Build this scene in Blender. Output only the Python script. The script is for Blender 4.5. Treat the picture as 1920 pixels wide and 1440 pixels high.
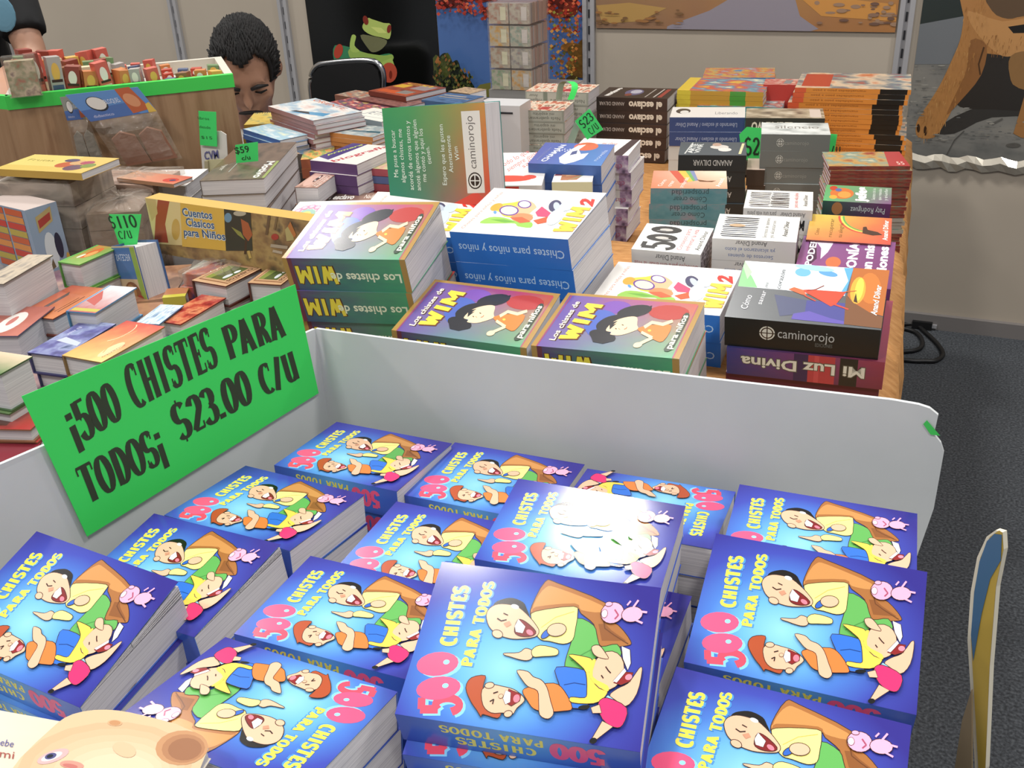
import bpy, math, random
from mathutils import Vector, Matrix
from mathutils.geometry import tessellate_polygon
random.seed(11)
sc = bpy.context.scene
COL = sc.collection
for o in list(bpy.data.objects): bpy.data.objects.remove(o)
R = math.radians
# ------------------------------------------------------------------ camera
FPX, PITCH, ROLL, YAW, EYE = 1866.0, R(27.0), R(2.7), R(25.0), 1.47
_rz = Matrix.Rotation(YAW, 3, 'Z')
_X = Vector((1, 0, 0)); _F = Vector((0, math.cos(PITCH), -math.sin(PITCH))); _D = Vector((0, -math.sin(PITCH), -math.cos(PITCH)))
C_R = _rz @ (math.cos(ROLL) * _X + math.sin(ROLL) * _D)
C_D = _rz @ (-math.sin(ROLL) * _X + math.cos(ROLL) * _D)
C_F = _rz @ _F
cam = bpy.data.objects.new('camera', bpy.data.cameras.new('camera')); COL.objects.link(cam)
m = Matrix((C_R, -C_D, -C_F)).transposed().to_4x4(); m.translation = (0, 0, EYE)
cam.matrix_world = m
cam.data.sensor_width = 36; cam.data.lens = FPX / 1920 * 36; cam.data.clip_start = .05
sc.camera = cam
# ------------------------------------------------------------------ world, lamps, exposure
w = bpy.data.worlds.new('hall_ambient'); sc.world = w; w.use_nodes = True
w.node_tree.nodes['Background'].inputs[0].default_value = (.92, .95, 1, 1)
w.node_tree.nodes['Background'].inputs[1].default_value = .42
def lamp(name, loc, target, size, power, col, sy=None):
    l = bpy.data.lights.new(name, 'AREA'); l.energy = power; l.color = col; l.size = size
    if sy: l.shape = 'RECTANGLE'; l.size_y = sy
    o = bpy.data.objects.new(name, l); COL.objects.link(o); o.location = loc
    o.rotation_euler = (Vector(target) - Vector(loc)).to_track_quat('-Z', 'Y').to_euler()
    return o
# the fair hall's ceiling lamps: an even grid of equal lamps 5 m up, all outside the picture; the one behind
# the wall is where the lamp mirrored in a joke-book cover must hang, and fixes the grid
LAMP_W = 104
for i_ in range(3):
    for j_ in range(3):
        x_, y_ = -5.175 + 3.4 * i_, 5.227 - 3.4 * j_
        lamp(f'ceiling_lamp_{i_ * 3 + j_ + 1}_offscreen', (x_, y_, 5.0), (x_, y_ + .0001, 0), .45, LAMP_W, (1, .975, .94))
sc.view_settings.view_transform = 'Standard'; sc.view_settings.look = 'None'
sc.view_settings.gamma = 1; sc.view_settings.exposure = -.18
try: sc.view_settings.use_curve_mapping = False
except Exception: pass
# ------------------------------------------------------------------ pixel -> place
def ray(p):
    return C_F + C_R * ((p[0] - 960) / FPX) + C_D * ((p[1] - 720) / FPX)
CAM = Vector((0, 0, EYE))
def G(p, z):
    r = ray(p); return CAM + r * ((z - EYE) / r.z)
def onY(p, y):
    r = ray(p); return CAM + r * (y / r.y)
def onX(p, x):
    r = ray(p); return CAM + r * (x / r.x)
def onP(p, pt, n):
    r = ray(p); n = Vector(n); return CAM + r * ((Vector(pt) - CAM).dot(n) / r.dot(n))
# ------------------------------------------------------------------ materials
def C(h):
    h = h.lstrip('#')
    def l(v):
        v /= 255; return v / 12.92 if v < .04045 else ((v + .055) / 1.055) ** 2.4
    c = [l(int(h[i:i + 2], 16)) for i in (0, 2, 4)]; y = .2126 * c[0] + .7152 * c[1] + .0722 * c[2]
    return tuple(v * .92 + y * .08 for v in c) + (1,)
_m = {}
def newmat(name):
    mt = bpy.data.materials.new(name); mt.use_nodes = True
    return mt, mt.node_tree.nodes, mt.node_tree.links, mt.node_tree.nodes['Principled BSDF']
def mat(h, rough=.38, name='print', metal=0, alpha=1, spec=.5):
    k = (h, rough, name, metal, alpha)
    if k not in _m:
        mt, n, l, b = newmat(f'{name}_{h.strip("#")}')
        b.inputs['Base Color'].default_value = C(h); b.inputs['Roughness'].default_value = rough
        b.inputs['Metallic'].default_value = metal; b.inputs['Alpha'].default_value = alpha
        b.inputs['Specular IOR Level'].default_value = spec
        _m[k] = mt
    return _m[k]
def tex(n, l, coord, scale):
    tc = n.new('ShaderNodeTexCoord'); mp = n.new('ShaderNodeMapping')
    mp.inputs['Scale'].default_value = scale; l.new(tc.outputs[coord], mp.inputs[0]); return mp
def ramp(n, stops, const=False):
    r = n.new('ShaderNodeValToRGB'); e = r.color_ramp.elements
    if const: r.color_ramp.interpolation = 'CONSTANT'
    while len(e) > 1: e.remove(e[0])
    e[0].position = stops[0][0]; e[0].color = C(stops[0][1])
    for p, h in stops[1:]:
        x = e.new(p); x.color = C(h)
    return r
def noisemat(name, cols, scale=(3, 3, 3), coord='UV', rough=.38, detail=3, bump=0, lo=.3, hi=.7, const=False, rad=False):
    mt, n, l, b = newmat(name)
    mp = tex(n, l, coord, scale); t = n.new('ShaderNodeTexNoise'); t.inputs['Detail'].default_value = detail; t.inputs['Scale'].default_value = 1
    l.new(mp.outputs[0], t.inputs['Vector'])
    k = len(cols); r = ramp(n, [(lo + (hi - lo) * i / max(1, k - 1), c) for i, c in enumerate(cols)], const)
    l.new(t.outputs['Fac'], r.inputs[0]); l.new(r.outputs[0], b.inputs['Base Color']); b.inputs['Roughness'].default_value = rough
    if bump:
        bp = n.new('ShaderNodeBump'); bp.inputs['Strength'].default_value = bump; bp.inputs['Distance'].default_value = .01
        l.new(t.outputs['Fac'], bp.inputs['Height']); l.new(bp.outputs[0], b.inputs['Normal'])
    return mt
def bilin(name, tl, tr, bl, br, noise=.15, rough=.34, nscale=6, pw=1):
    mt, n, l, b = newmat(name)
    mp = tex(n, l, 'UV', (1, 1, 1)); sx = n.new('ShaderNodeSeparateXYZ')
    ns = n.new('ShaderNodeTexNoise'); ns.inputs['Scale'].default_value = nscale; l.new(mp.outputs[0], ns.inputs['Vector'])
    va = n.new('ShaderNodeVectorMath'); va.operation = 'MULTIPLY_ADD'
    va.inputs[1].default_value = (noise * 2,) * 3; l.new(ns.outputs['Color'], va.inputs[0])
    vs = n.new('ShaderNodeVectorMath'); vs.operation = 'SUBTRACT'; vs.inputs[1].default_value = (noise,) * 3
    l.new(mp.outputs[0], vs.inputs[0]); l.new(vs.outputs[0], va.inputs[2]); l.new(va.outputs[0], sx.inputs[0])
    def mix(a, c, f):
        x = n.new('ShaderNodeMix'); x.data_type = 'RGBA'; x.clamp_factor = True
        for i, v in ((6, a), (7, c)):
            if isinstance(v, str): x.inputs[i].default_value = C(v)
            else: l.new(v, x.inputs[i])
        l.new(f, x.inputs[0]); return x.outputs[2]
    U = sx.outputs[0]
    if pw != 1:
        pn = n.new('ShaderNodeMath'); pn.operation = 'POWER'; l.new(U, pn.inputs[0]); pn.inputs[1].default_value = pw; U = pn.outputs[0]
    top = mix(tl, tr, U); bot = mix(bl, br, U)
    l.new(mix(bot, top, sx.outputs[1]), b.inputs['Base Color']); b.inputs['Roughness'].default_value = rough
    return mt
def radial(name, cx, cy, stops, sx=1, sy=1, rough=.22):
    mt, n, l, b = newmat(name)
    mp = tex(n, l, 'UV', (sx, sy, 1)); d = n.new('ShaderNodeVectorMath'); d.operation = 'DISTANCE'
    l.new(mp.outputs[0], d.inputs[0]); d.inputs[1].default_value = (cx * sx, cy * sy, 0)
    r = ramp(n, stops); l.new(d.outputs['Value'], r.inputs[0]); l.new(r.outputs[0], b.inputs['Base Color'])
    b.inputs['Roughness'].default_value = rough
    return mt
def pagemat(name, h='e6e2dc', h2='cfc9c4'):
    mt, n, l, b = newmat(name)
    mp = tex(n, l, 'Object', (6, 6, 1400)); t = n.new('ShaderNodeTexNoise'); t.inputs['Scale'].default_value = 1; t.inputs['Detail'].default_value = 1
    l.new(mp.outputs[0], t.inputs['Vector']); r = ramp(n, [(.35, h2), (.65, h)])
    l.new(t.outputs['Fac'], r.inputs[0]); l.new(r.outputs[0], b.inputs['Base Color']); b.inputs['Roughness'].default_value = .85
    return mt
PAGES = pagemat('page_edges', 'd6d2d2', 'b9b5b8'); PAGES2 = PAGES
def plasticmat():
    mt, n, l, b = newmat('clear_plastic_film')
    b.inputs['Base Color'].default_value = (.42, .36, .30, 1); b.inputs['Roughness'].default_value = .07; b.inputs['Alpha'].default_value = .22
    mp = tex(n, l, 'Object', (22, 22, 22)); t = n.new('ShaderNodeTexNoise'); t.inputs['Scale'].default_value = 1; t.inputs['Detail'].default_value = 4
    l.new(mp.outputs[0], t.inputs['Vector']); bp = n.new('ShaderNodeBump'); bp.inputs['Strength'].default_value = .9; bp.inputs['Distance'].default_value = .02
    l.new(t.outputs['Fac'], bp.inputs['Height']); l.new(bp.outputs[0], b.inputs['Normal'])
    return mt
FILM = plasticmat()
# ------------------------------------------------------------------ mesh helpers
class MB:
    def __init__(s): s.v = []; s.f = []; s.mi = []; s.mats = []; s.uv = {}
    def slot(s, mt):
        if mt not in s.mats: s.mats.append(mt)
        return s.mats.index(mt)
    def face(s, pts, mt, uv=None):
        b = len(s.v); s.v += [tuple(p) for p in pts]
        s.f.append(tuple(range(b, b + len(pts)))); s.mi.append(s.slot(mt))
        if uv: s.uv[len(s.f) - 1] = uv
    def raw(s, vs, fs, mt):
        b = len(s.v); s.v += [tuple(p) for p in vs]; k = s.slot(mt)
        for f in fs: s.f.append(tuple(i + b for i in f)); s.mi.append(k)
    def box(s, a, b, mt, top=None, front=None, sides=None):
        x0, y0, z0 = a; x1, y1, z1 = b; q = [(0, 0), (1, 0), (1, 1), (0, 1)]
        s.face([(x0, y0, z1), (x1, y0, z1), (x1, y1, z1), (x0, y1, z1)], top or mt, q)
        s.face([(x0, y1, z0), (x1, y1, z0), (x1, y0, z0), (x0, y0, z0)], mt, q)
        s.face([(x0, y0, z0), (x1, y0, z0), (x1, y0, z1), (x0, y0, z1)], front or mt, q)
        s.face([(x1, y1, z0), (x0, y1, z0), (x0, y1, z1), (x1, y1, z1)], mt, q)
        s.face([(x1, y0, z0), (x1, y1, z0), (x1, y1, z1), (x1, y0, z1)], sides or mt, q)
        s.face([(x0, y1, z0), (x0, y0, z0), (x0, y0, z1), (x0, y1, z1)], sides or mt, q)
    def tube(s, pts, r, mt, seg=8):
        pts = [Vector(p) for p in pts]; rr = r if isinstance(r, (list, tuple)) else [r] * len(pts); vs = []; fs = []
        for i, p in enumerate(pts):
            t = (pts[min(i + 1, len(pts) - 1)] - pts[max(i - 1, 0)]).normalized()
            a = t.cross(Vector((0, 0, 1)) if abs(t.z) < .95 else Vector((1, 0, 0))).normalized(); b = t.cross(a)
            vs += [p + (a * math.cos(k * 2 * math.pi / seg) + b * math.sin(k * 2 * math.pi / seg)) * rr[i] for k in range(seg)]
        for i in range(len(pts) - 1):
            for k in range(seg):
                fs.append((i * seg + k, i * seg + (k + 1) % seg, (i + 1) * seg + (k + 1) % seg, (i + 1) * seg + k))
        fs.append(tuple(range(seg))[::-1]); fs.append(tuple((len(pts) - 1) * seg + k for k in range(seg)))
        s.raw(vs, fs, mt)
    def mesh(s, name, smooth=False):
        me = bpy.data.meshes.new(name); me.from_pydata(s.v, [], s.f)
        for mt in s.mats: me.materials.append(mt)
        me.polygons.foreach_set('material_index', s.mi)
        if s.uv:
            ul = me.uv_layers.new(name='UVMap').data
            for fi, q in s.uv.items():
                for li, c in zip(me.polygons[fi].loop_indices, q): ul[li].uv = c
        if smooth: me.polygons.foreach_set('use_smooth', [True] * len(me.polygons))
        me.update(); return me
    def obj(s, name, parent=None, M=None, smooth=False, **kw):
        return link(name, s.mesh(name, smooth), parent, M, **kw)
def link(name, me, parent=None, M=None, label=None, cat=None, group=None, kind=None):
    o = bpy.data.objects.new(name, me); COL.objects.link(o)
    if parent: o.parent = parent
    if M is not None: o.matrix_local = M
    for k, v in (('label', label), ('category', cat), ('group', group), ('kind', kind)):
        if v: o[k] = v
    return o
def thing(name, label, cat, M=None, group=None):
    return link(name, None, None, M, label, cat, group)
def T3(x, y, z): return Matrix.Translation((x, y, z))
def pose(x, y, z, rz=0, tx=0, ty=0):
    return T3(x, y, z) @ Matrix.Rotation(R(rz), 4, 'Z') @ Matrix.Rotation(R(tx), 4, 'X') @ Matrix.Rotation(R(ty), 4, 'Y')
def frame(o, x, y, z=None):
    x = x.normalized(); y = (y - x * y.dot(x)).normalized(); z = x.cross(y)
    M = Matrix((x, y, z)).transposed().to_4x4(); M.translation = o; return M
# ------------------------------------------------------------------ lettering
_t = {}
def txt(s, bold=.0, res=2):
    k = (s, bold)
    if k not in _t:
        cu = bpy.data.curves.new('t', 'FONT'); cu.body = s; cu.resolution_u = res; cu.offset = bold; cu.fill_mode = 'FRONT'
        o = bpy.data.objects.new('t', cu); COL.objects.link(o)
        me = bpy.data.meshes.new_from_object(o.evaluated_get(bpy.context.evaluated_depsgraph_get()))
        vs = [(v.co.x, v.co.y) for v in me.vertices]; fs = [tuple(p.vertices) for p in me.polygons]
        bpy.data.objects.remove(o); bpy.data.meshes.remove(me); bpy.data.curves.remove(cu)
        x0 = min(v[0] for v in vs); x1 = max(v[0] for v in vs)
        _t[k] = ([((a - x0) / (x1 - x0), b / .70) for a, b in vs], fs)
    return _t[k]
def stroke(pts, wd, closed=False):
    """ribbons along a 2-D polyline; wd is a width or a function of the direction"""
    if not closed and len(pts) > 2:
        for i in range(1, len(pts) - 1):
            a, b, c = (Vector(pts[i + k]) for k in (-1, 0, 1))
            if (b - a).length > 1e-9 and (c - b).length > 1e-9 and (b - a).angle(c - b) > .8: return stroke(pts[:i + 1], wd) + stroke(pts[i:], wd)
    out = []; n = len(pts); L = []; Rr = []
    for i, p in enumerate(pts):
        a = pts[(i - 1) % n] if closed or i else p; b = pts[(i + 1) % n] if closed or i < n - 1 else p
        d = Vector((b[0] - a[0], b[1] - a[1])).normalized(); w = wd(d) if callable(wd) else wd
        L.append((p[0] - d.y * w / 2, p[1] + d.x * w / 2)); Rr.append((p[0] + d.y * w / 2, p[1] - d.x * w / 2))
    for i in range(n if closed else n - 1):
        j = (i + 1) % n; out.append([L[i], Rr[i], Rr[j], L[j]])
    return out
def ell(cx, cy, rx, ry, n=18, rot=0, a0=0, a1=360):
    c, s_ = math.cos(R(rot)), math.sin(R(rot)); o = []
    full = abs(a1 - a0) >= 360
    for i in range(n if full else n + 1):
        a = R(a0 + (a1 - a0) * i / n); x, y = rx * math.cos(a), ry * math.sin(a)
        o.append((cx + x * c - y * s_, cy + x * s_ + y * c))
    return o
def pen(th, tn): return lambda d: tn + (th - tn) * abs(d.y) ** 1.5
def arc(cx, cy, rx, ry, a0, a1, n=10): return ell(cx, cy, rx, ry, n, 0, a0, a1)
def L(*p): return list(p)
GL = {  # strokes in a 0..w x 0..1 box; 'V' thick stem, 'H' hairline, otherwise pen stroke
 'I': (.5, [L((.25, 0), (.25, 1))], [(.25, 0), (.25, 1)]), 'H': (.74, [L((.2, 0), (.2, 1)), L((.56, 0), (.56, 1)), L((.2, .5), (.56, .5))], [(.2, 0), (.2, 1), (.56, 0), (.56, 1)]),
 'T': (.66, [L((.33, 0), (.33, 1)), L((.04, .97), (.62, .97)), L((.05, .97), (.05, .78)), L((.61, .97), (.61, .78))], [(.33, 0)]),
 'E': (.6, [L((.2, 0), (.2, 1)), L((.2, .97), (.54, .97)), L((.2, .03), (.56, .03)), L((.2, .5), (.42, .5)), L((.55, .03), (.55, .22)), L((.53, .97), (.53, .78)), L((.42, .4), (.42, .6))], [(.2, 0), (.2, 1)]),
 'P': (.62, [L((.2, 0), (.2, 1)), L((.2, .97)) + arc(.32, .73, .22, .24, 90, -90) + L((.2, .49))], [(.2, 0), (.2, 1)]),
 'R': (.68, [L((.2, 0), (.2, 1)), L((.2, .97)) + arc(.32, .75, .2, .22, 90, -90) + L((.2, .53)), L((.34, .53), (.48, .3), (.54, .04), (.66, .03))], [(.2, 0), (.2, 1)]),
 'A': (.7, [L((.12, 0), (.34, 1)), L((.34, 1), (.56, 0)), L((.17, .3), (.5, .3))], [(.12, 0), (.56, 0)]),
 'D': (.68, [L((.2, 0), (.2, 1)), L((.2, .97)) + arc(.3, .5, .27, .47, 90, -90, 14) + L((.2, .03))], [(.2, 0), (.2, 1)]),
 'O': (.66, [arc(.33, .5, .23, .47, 0, 360, 22)], []), '0': (.6, [arc(.3, .5, .2, .47, 0, 360, 22)], []),
 'C': (.62, [arc(.36, .5, .25, .49, 55, 305, 18), L((.52, .93), (.52, .72))], []),
 'U': (.7, [L((.2, 1), (.2, .3)) + arc(.36, .27, .16, .25, 180, 300, 8) + L((.5, .12)), L((.55, 1), (.55, 0))], [(.2, 1), (.55, 1)]),
 'S': (.58, [arc(.29, .73, .19, .25, 35, 270, 12) + arc(.29, .26, .2, .24, 90, -150, 12), L((.47, .95), (.47, .76)), L((.1, .05), (.1, .25))], []),
 '$': (.6, [arc(.29, .73, .19, .25, 35, 270, 12) + arc(.29, .26, .2, .24, 90, -150, 12), L((.28, 1.1), (.28, 1.0)), L((.28, 0), (.28, -.1))], []),
 '5': (.56, [L((.48, .97), (.16, .97)), L((.15, 1), (.15, .55)), L((.15, .55)) + arc(.27, .31, .2, .3, 110, -160, 14)], []),
 '2': (.56, [arc(.28, .73, .18, .25, 170, -40, 10) + L((.1, .06)), L((.1, .05), (.48, .05)), L((.47, .05), (.47, .22))], []),
 '3': (.56, [arc(.26, .75, .18, .23, 160, -80, 10) + arc(.26, .27, .21, .25, 80, -160, 12)], []),
'W': (.86, [L((.1, 1), (.26, 0), (.43, .8), (.6, 0), (.76, 1))], []), 'M': (.86, [L((.1, 0), (.14, 1), (.43, .25), (.72, 1), (.76, 0))], []),
 '.': (.28, [L((.12, 0), (.12, .14))], []), '/': (.5, [L((.08, -.05), (.4, 1.05))], []), '\u00a1': (.36, [L((.18, -.2), (.18, .5)), L((.18, .66), (.18, .82))], []), ' ': (.3, [], [])}
def didone(s, p0, p1, ptop, col, thick=.25, thin=.08, serif=True):
    wd = sum(GL[c][0] for c in s); p0, p1, ptop = Vector(p0), Vector(p1), Vector(ptop); ax = (p1 - p0) / wd; ay = ptop - p0
    x = 0; polys = []
    for c in s:
        w_, st_, sf = GL[c]
        for pl in st_:
            if len(pl) > 1: polys += [[(p[0] + x, p[1]) for p in q] for q in stroke(pl, pen(thick if len(pl) > 2 or c in '.\u00a1' or abs(pl[0][1] - pl[1][1]) > .3 else .06, thin), c in 'O0')]
        for a, b_ in (sf if serif else []): polys.append([(a + x - .13, b_ - .035 * (b_ > .5)), (a + x + .13, b_ - .035 * (b_ > .5)), (a + x + .13, b_ + .035 * (b_ < .5)), (a + x - .13, b_ + .035 * (b_ < .5))])
        x += w_
    return ('p', col, [[tuple(p0 + ax * u + ay * v) for u, v in q] for q in polys])
def chunky(s, p0, p1, ptop, col, th=.2):
    """heavy block lettering; kept as an op so that it can be mapped like the others"""
    return ('c', col, s, p0, p1, ptop, th)
# art ops: ('p',colour,points[,outline]) ('e',colour,cx,cy,rx,ry[,outline,rot]) ('t',colour,text,p0,p1,ptop[,bold]) ('l',colour,points,width)
def soften(P, n=3):
    k = len(P); o = []
    for i in range(k):
        a, b, c, d = (Vector(P[(i + j) % k]) for j in (-1, 0, 1, 2))
        for t in range(n):
            t /= n; q = .5 * (2 * b + (c - a) * t + (2 * a - 5 * b + 4 * c - d) * t * t + (3 * b - a - 3 * c + d) * t ** 3); o.append((q.x, q.y))
    return o
def flat(ops, fn=lambda p: p, ow=3.0, oc='3a2418', sm=False):
    """reduce art ops to ('p'|'t') in mapped coordinates"""
    out = []
    for o in ops:
        k, c = o[0], o[1]
        if k == 'p' or k == 'e':
            pts = o[2] if k == 'p' else ell(*o[2:6], rot=o[7] if len(o) > 7 else 0)
            if sm and k == 'p' and len(pts) > 5: pts = soften(pts)
            ol = (o[3] if len(o) > 3 else 0) if k == 'p' else (o[6] if len(o) > 6 else 0)
            out.append(('p', c, [[fn(p) for p in pts]]))
            if ol: out.append(('p', oc, [[fn(p) for p in q] for q in stroke(pts, ow * ol, True)]))
        elif k == 'l':
            out.append(('p', c, [[fn(p) for p in q] for q in stroke(o[2], o[3])]))
        elif k == 't':
            out.append(('t', c, o[2], fn(o[3]), fn(o[4]), fn(o[5]), o[6] if len(o) > 6 else 0))
        elif k == 'c': out.append(didone(o[2], fn(o[3]), fn(o[4]), fn(o[5]), c, o[6], o[6] * .8, False))
    return out
def hom(q):
    """map from pixels of a quad TL,TR,BR,BL to the unit square (u right, v away)"""
    dst = [(0, 1), (1, 1), (1, 0), (0, 0)]; A = []
    for (x, y), (u, v) in zip(q, dst):
        A.append([x, y, 1, 0, 0, 0, -u * x, -u * y, u]); A.append([0, 0, 0, x, y, 1, -v * x, -v * y, v])
    n = 8
    for i in range(n):
        p = max(range(i, n), key=lambda r: abs(A[r][i])); A[i], A[p] = A[p], A[i]
        for r in range(n):
            if r != i:
                f = A[r][i] / A[i][i]; A[r] = [a - f * b for a, b in zip(A[r], A[i])]
    h = [A[i][8] / A[i][i] for i in range(n)]
    def f(p):
        d = h[6] * p[0] + h[7] * p[1] + 1
        return ((h[0] * p[0] + h[1] * p[1] + h[2]) / d, (h[3] * p[0] + h[4] * p[1] + h[5]) / d)
    return f
LAY = .00003
def emit(mb, ops, to3, rough=.3):
    """lay printed shapes on a surface; to3(u,v,h) gives the point h above the surface"""
    for i, o in enumerate(ops):
        h = LAY * (i + 1)
        if o[0] == 'p':
            mt = mat(o[1], rough)
            for j, q in enumerate(o[2]):
                if len(q) < 3: continue
                pts = [to3(u, v, h + 1.2e-6 * (j % 20)) for u, v in q]
                if len(q) <= 4: mb.face(orient(q, pts), mt)
                else:
                    for t in tessellate_polygon([[Vector((u, v, 0)) for u, v in q]]):
                        mb.face(orient([q[k] for k in t], [pts[k] for k in t]), mt)
        else:
            vs, fs = txt(o[2], o[6]); p0, p1, p2 = (Vector(p) for p in o[3:6]); ax, ay = p1 - p0, p2 - p0
            P3 = []
            for a, b in vs:
                q = p0 + ax * a + ay * b; P3.append(to3(q.x, q.y, h))
            mb.raw(P3, fs, mat(o[1], rough))
def orient(q, pts):
    a = sum(q[i][0] * q[(i + 1) % len(q)][1] - q[(i + 1) % len(q)][0] * q[i][1] for i in range(len(q)))
    return pts if a > 0 else pts[::-1]
# ------------------------------------------------------------------ books
class Design:
    def __init__(s, front, spine, ops=(), sops=(), pages=None, back=None):
        s.front = front; s.spine = spine; s.ops = flat(ops) if ops and ops[0][0] != 'F' else list(ops[1:]); s.sops = flat(sops); s.pages = pages or PAGES; s.back = back or spine
_bk = {}
def book_data(d, W, D, T, hard, lift):
    k = (id(d), round(W, 3), round(D, 3), round(T, 4), hard, lift)
    if k in _bk: return _bk[k]
    t = .0022 if hard else .0007
    ins = .004 if hard else .0012
    x0, x1, y0, y1 = -W / 2, W / 2, -D / 2, D / 2
    def lz(y): return lift * ((y - y0) / D) if lift else 0
    c = MB(); n = 5 if lift else 1
    for i in range(n):
        a, b = y0 + D * i / n, y0 + D * (i + 1) / n
        za, zb = T + lz(a), T + lz(b); va, vb = i / n, (i + 1) / n
        c.face([(x0, a, za), (x1, a, za), (x1, b, zb), (x0, b, zb)], d.front, [(0, va), (1, va), (1, vb), (0, vb)])
        c.face([(x0, b, zb - t), (x1, b, zb - t), (x1, a, za - t), (x0, a, za - t)], d.back)
        for x in (x0, x1): c.face([(x, a, za - t), (x, b, zb - t), (x, b, zb), (x, a, za)], d.back)
    ze = T + lz(y1); c.face([(x1, y1, ze - t), (x0, y1, ze - t), (x0, y1, ze), (x1, y1, ze)], d.back)
    c.box((x0, y0, 0), (x1, y1, t), d.back)
    c.box((x0, y0, t), (x1, y0 + t, T - t), d.spine)
    c.face([(x0, y0 - .0001, 0), (x1, y0 - .0001, 0), (x1, y0 - .0001, T), (x0, y0 - .0001, T)], d.spine, [(0, 0), (1, 0), (1, 1), (0, 1)])
    p = MB(); p.box((x0 + ins, y0 + t, t), (x1 - ins, y1 - ins, T - t), d.pages)
    if lift:
        for i in range(1, 6):
            f = i / 6
            for a, b in ((0, .5), (.5, 1)):
                ya, yb = y0 + D * a, y0 + (D - ins) * b + 0
                za, zb = T - t + lz(ya) * f * .9, T - t + lz(yb) * f * .9
                p.face([(x0 + ins, ya, za), (x1 - ins * f, ya, za), (x1 - ins * f, yb, zb), (x0 + ins, yb, zb)], d.pages)
                p.face([(x1 - ins, ya, T - t - .001), (x1 - ins, yb, T - t - .001), (x1 - ins, yb, zb), (x1 - ins, ya, za)], d.pages)
    fr = sp = None
    if d.ops:
        a = MB(); emit(a, d.ops, lambda u, v, h: (x0 + u * W, y0 + v * D, T + lz(y0 + max(0, min(1, v)) * D) + h), .2); fr = a.mesh('cover_print')
    if d.sops:
        a = MB(); emit(a, d.sops, lambda u, v, h: (x0 + u * W, y0 - .0001 - h, v * T), .3); sp = a.mesh('spine_print')
    _bk[k] = (c.mesh('cover'), p.mesh('page_block'), fr, sp); return _bk[k]
def book(name, label, cat, Mtop, W, D, T, d, group=None, spin=0, hard=0, lift=0, front=True):
    bw, bd = (W, D) if spin % 180 == 0 else (D, W)
    M = Mtop @ T3(W / 2, D / 2, -T) @ Matrix.Rotation(R(spin), 4, 'Z')
    r = thing(name, label, cat, M, group); a = book_data(d, bw, bd, T, hard, lift)
    link('cover', a[0], r); link('page_block', a[1], r)
    if a[2] and front: link('cover_print', a[2], r)
    if a[3]: link('spine_print', a[3], r)
    return r
ORD = ['topmost', 'second from the top', 'third from the top', 'fourth from the top', 'fifth from the top', 'sixth from the top', 'seventh from the top', 'eighth from the top']
def ordn(i): return ORD[i] if i < len(ORD) else f'{i + 1}th from the top'
def stack(name, desc, where, M, W, D, T, ds, group, spin=0, jit=.004, lift=0, cat='book', hard=0):
    for i, d in enumerate(ds):
        j = M @ T3(random.uniform(-jit, jit) if i else 0, random.uniform(-jit, jit) if i else 0, -T * i)
        if i: j = j @ T3(W / 2, D / 2, 0) @ Matrix.Rotation(R(random.uniform(-1, 1) * jit * 250), 4, 'Z') @ T3(-W / 2, -D / 2, 0)
        de = desc[min(i, len(desc) - 1)] if isinstance(desc, (list, tuple)) else desc
        book(name, f'{de}, {ordn(i)} {where}', cat, j, W, D, T, d, group, spin, hard, lift if i == 0 else 0, front=(i == 0))
def edge(bl, br, z, D=None):
    """flat book whose near top edge runs between two pixels at height z"""
    a, b = G(bl, z), G(br, z); W = (b - a).length; e = (b - a) / W
    return pose(a.x, a.y, z, math.degrees(math.atan2(e.y, e.x))), W
def quad(tl, tr, br, bl, z, shrink=True):
    a, b, c, d = (G(p, z) for p in (tl, tr, br, bl))
    ex = ((b - a) + (c - d)) / 2; ey = ((a - d) + (b - c)) / 2
    an = (math.atan2(ex.y, ex.x) * ex.length + (math.atan2(ey.y, ey.x) - math.pi / 2) * ey.length) / (ex.length + ey.length)
    f = math.sqrt(max(.35, abs(ex.normalized().cross(ey.normalized()).z))); f = f if shrink else 1; W, D = ex.length * f, ey.length * f; ce = (a + b + c + d) / 4
    return pose(ce.x, ce.y, z, math.degrees(an)) @ T3(-W / 2, -D / 2, 0), W, D
# ================================================================== the setting
WY = 3.5
def struct(mb, name, parent=None, **kw): return mb.obj(name, parent, kind=None if parent else 'structure', **kw)
carpet = noisemat('carpet', ['23262a', '3d4146', '565b60'], (160, 160, 160), 'Object', .95, 4, .35)
b = MB(); b.box((-6, -1.5, -.05), (2.2, WY + .2, 0), carpet); struct(b, 'floor')
wallm = noisemat('wall_panel_paint', ['a89c8b', 'b0a493'], (2, 2, 2), 'Object', .6)
alum = mat('a9a8aa', .4, 'aluminium', metal=.25); dark = mat('26262a', .6, 'slot')
wb = MB(); wb.box((-6, WY + .012, 0), (2.2, WY + .08, 2.6), wallm); wall = struct(wb, 'wall_back')
px = [-5.2, -4.15, -3.12, -2.56, -1.264, -.214, .84, 1.89]
for a, c in zip(px, px[1:]):
    p = MB(); p.box((a + .012, WY, .05), (c - .012, WY + .012, 2.6), wallm); p.obj('panel', wall)
for k, x in enumerate(px):
    p = MB(); wd = .022
    p.box((x - wd, WY - .014, 0), (x - .007, WY + .012, 2.6), alum); p.box((x + .007, WY - .014, 0), (x + wd, WY + .012, 2.6), alum)
    p.box((x - .007, WY - .004, 0), (x + .007, WY + .012, 2.6), alum)
    t = struct(p, f'trim_{k + 1}')
    s = MB()
    for i in range(34): s.box((x - .003, WY - .006, .3 + i * .055), (x + .003, WY - .003, .328 + i * .055), dark)
    s.obj('slot_row', t)
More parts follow.
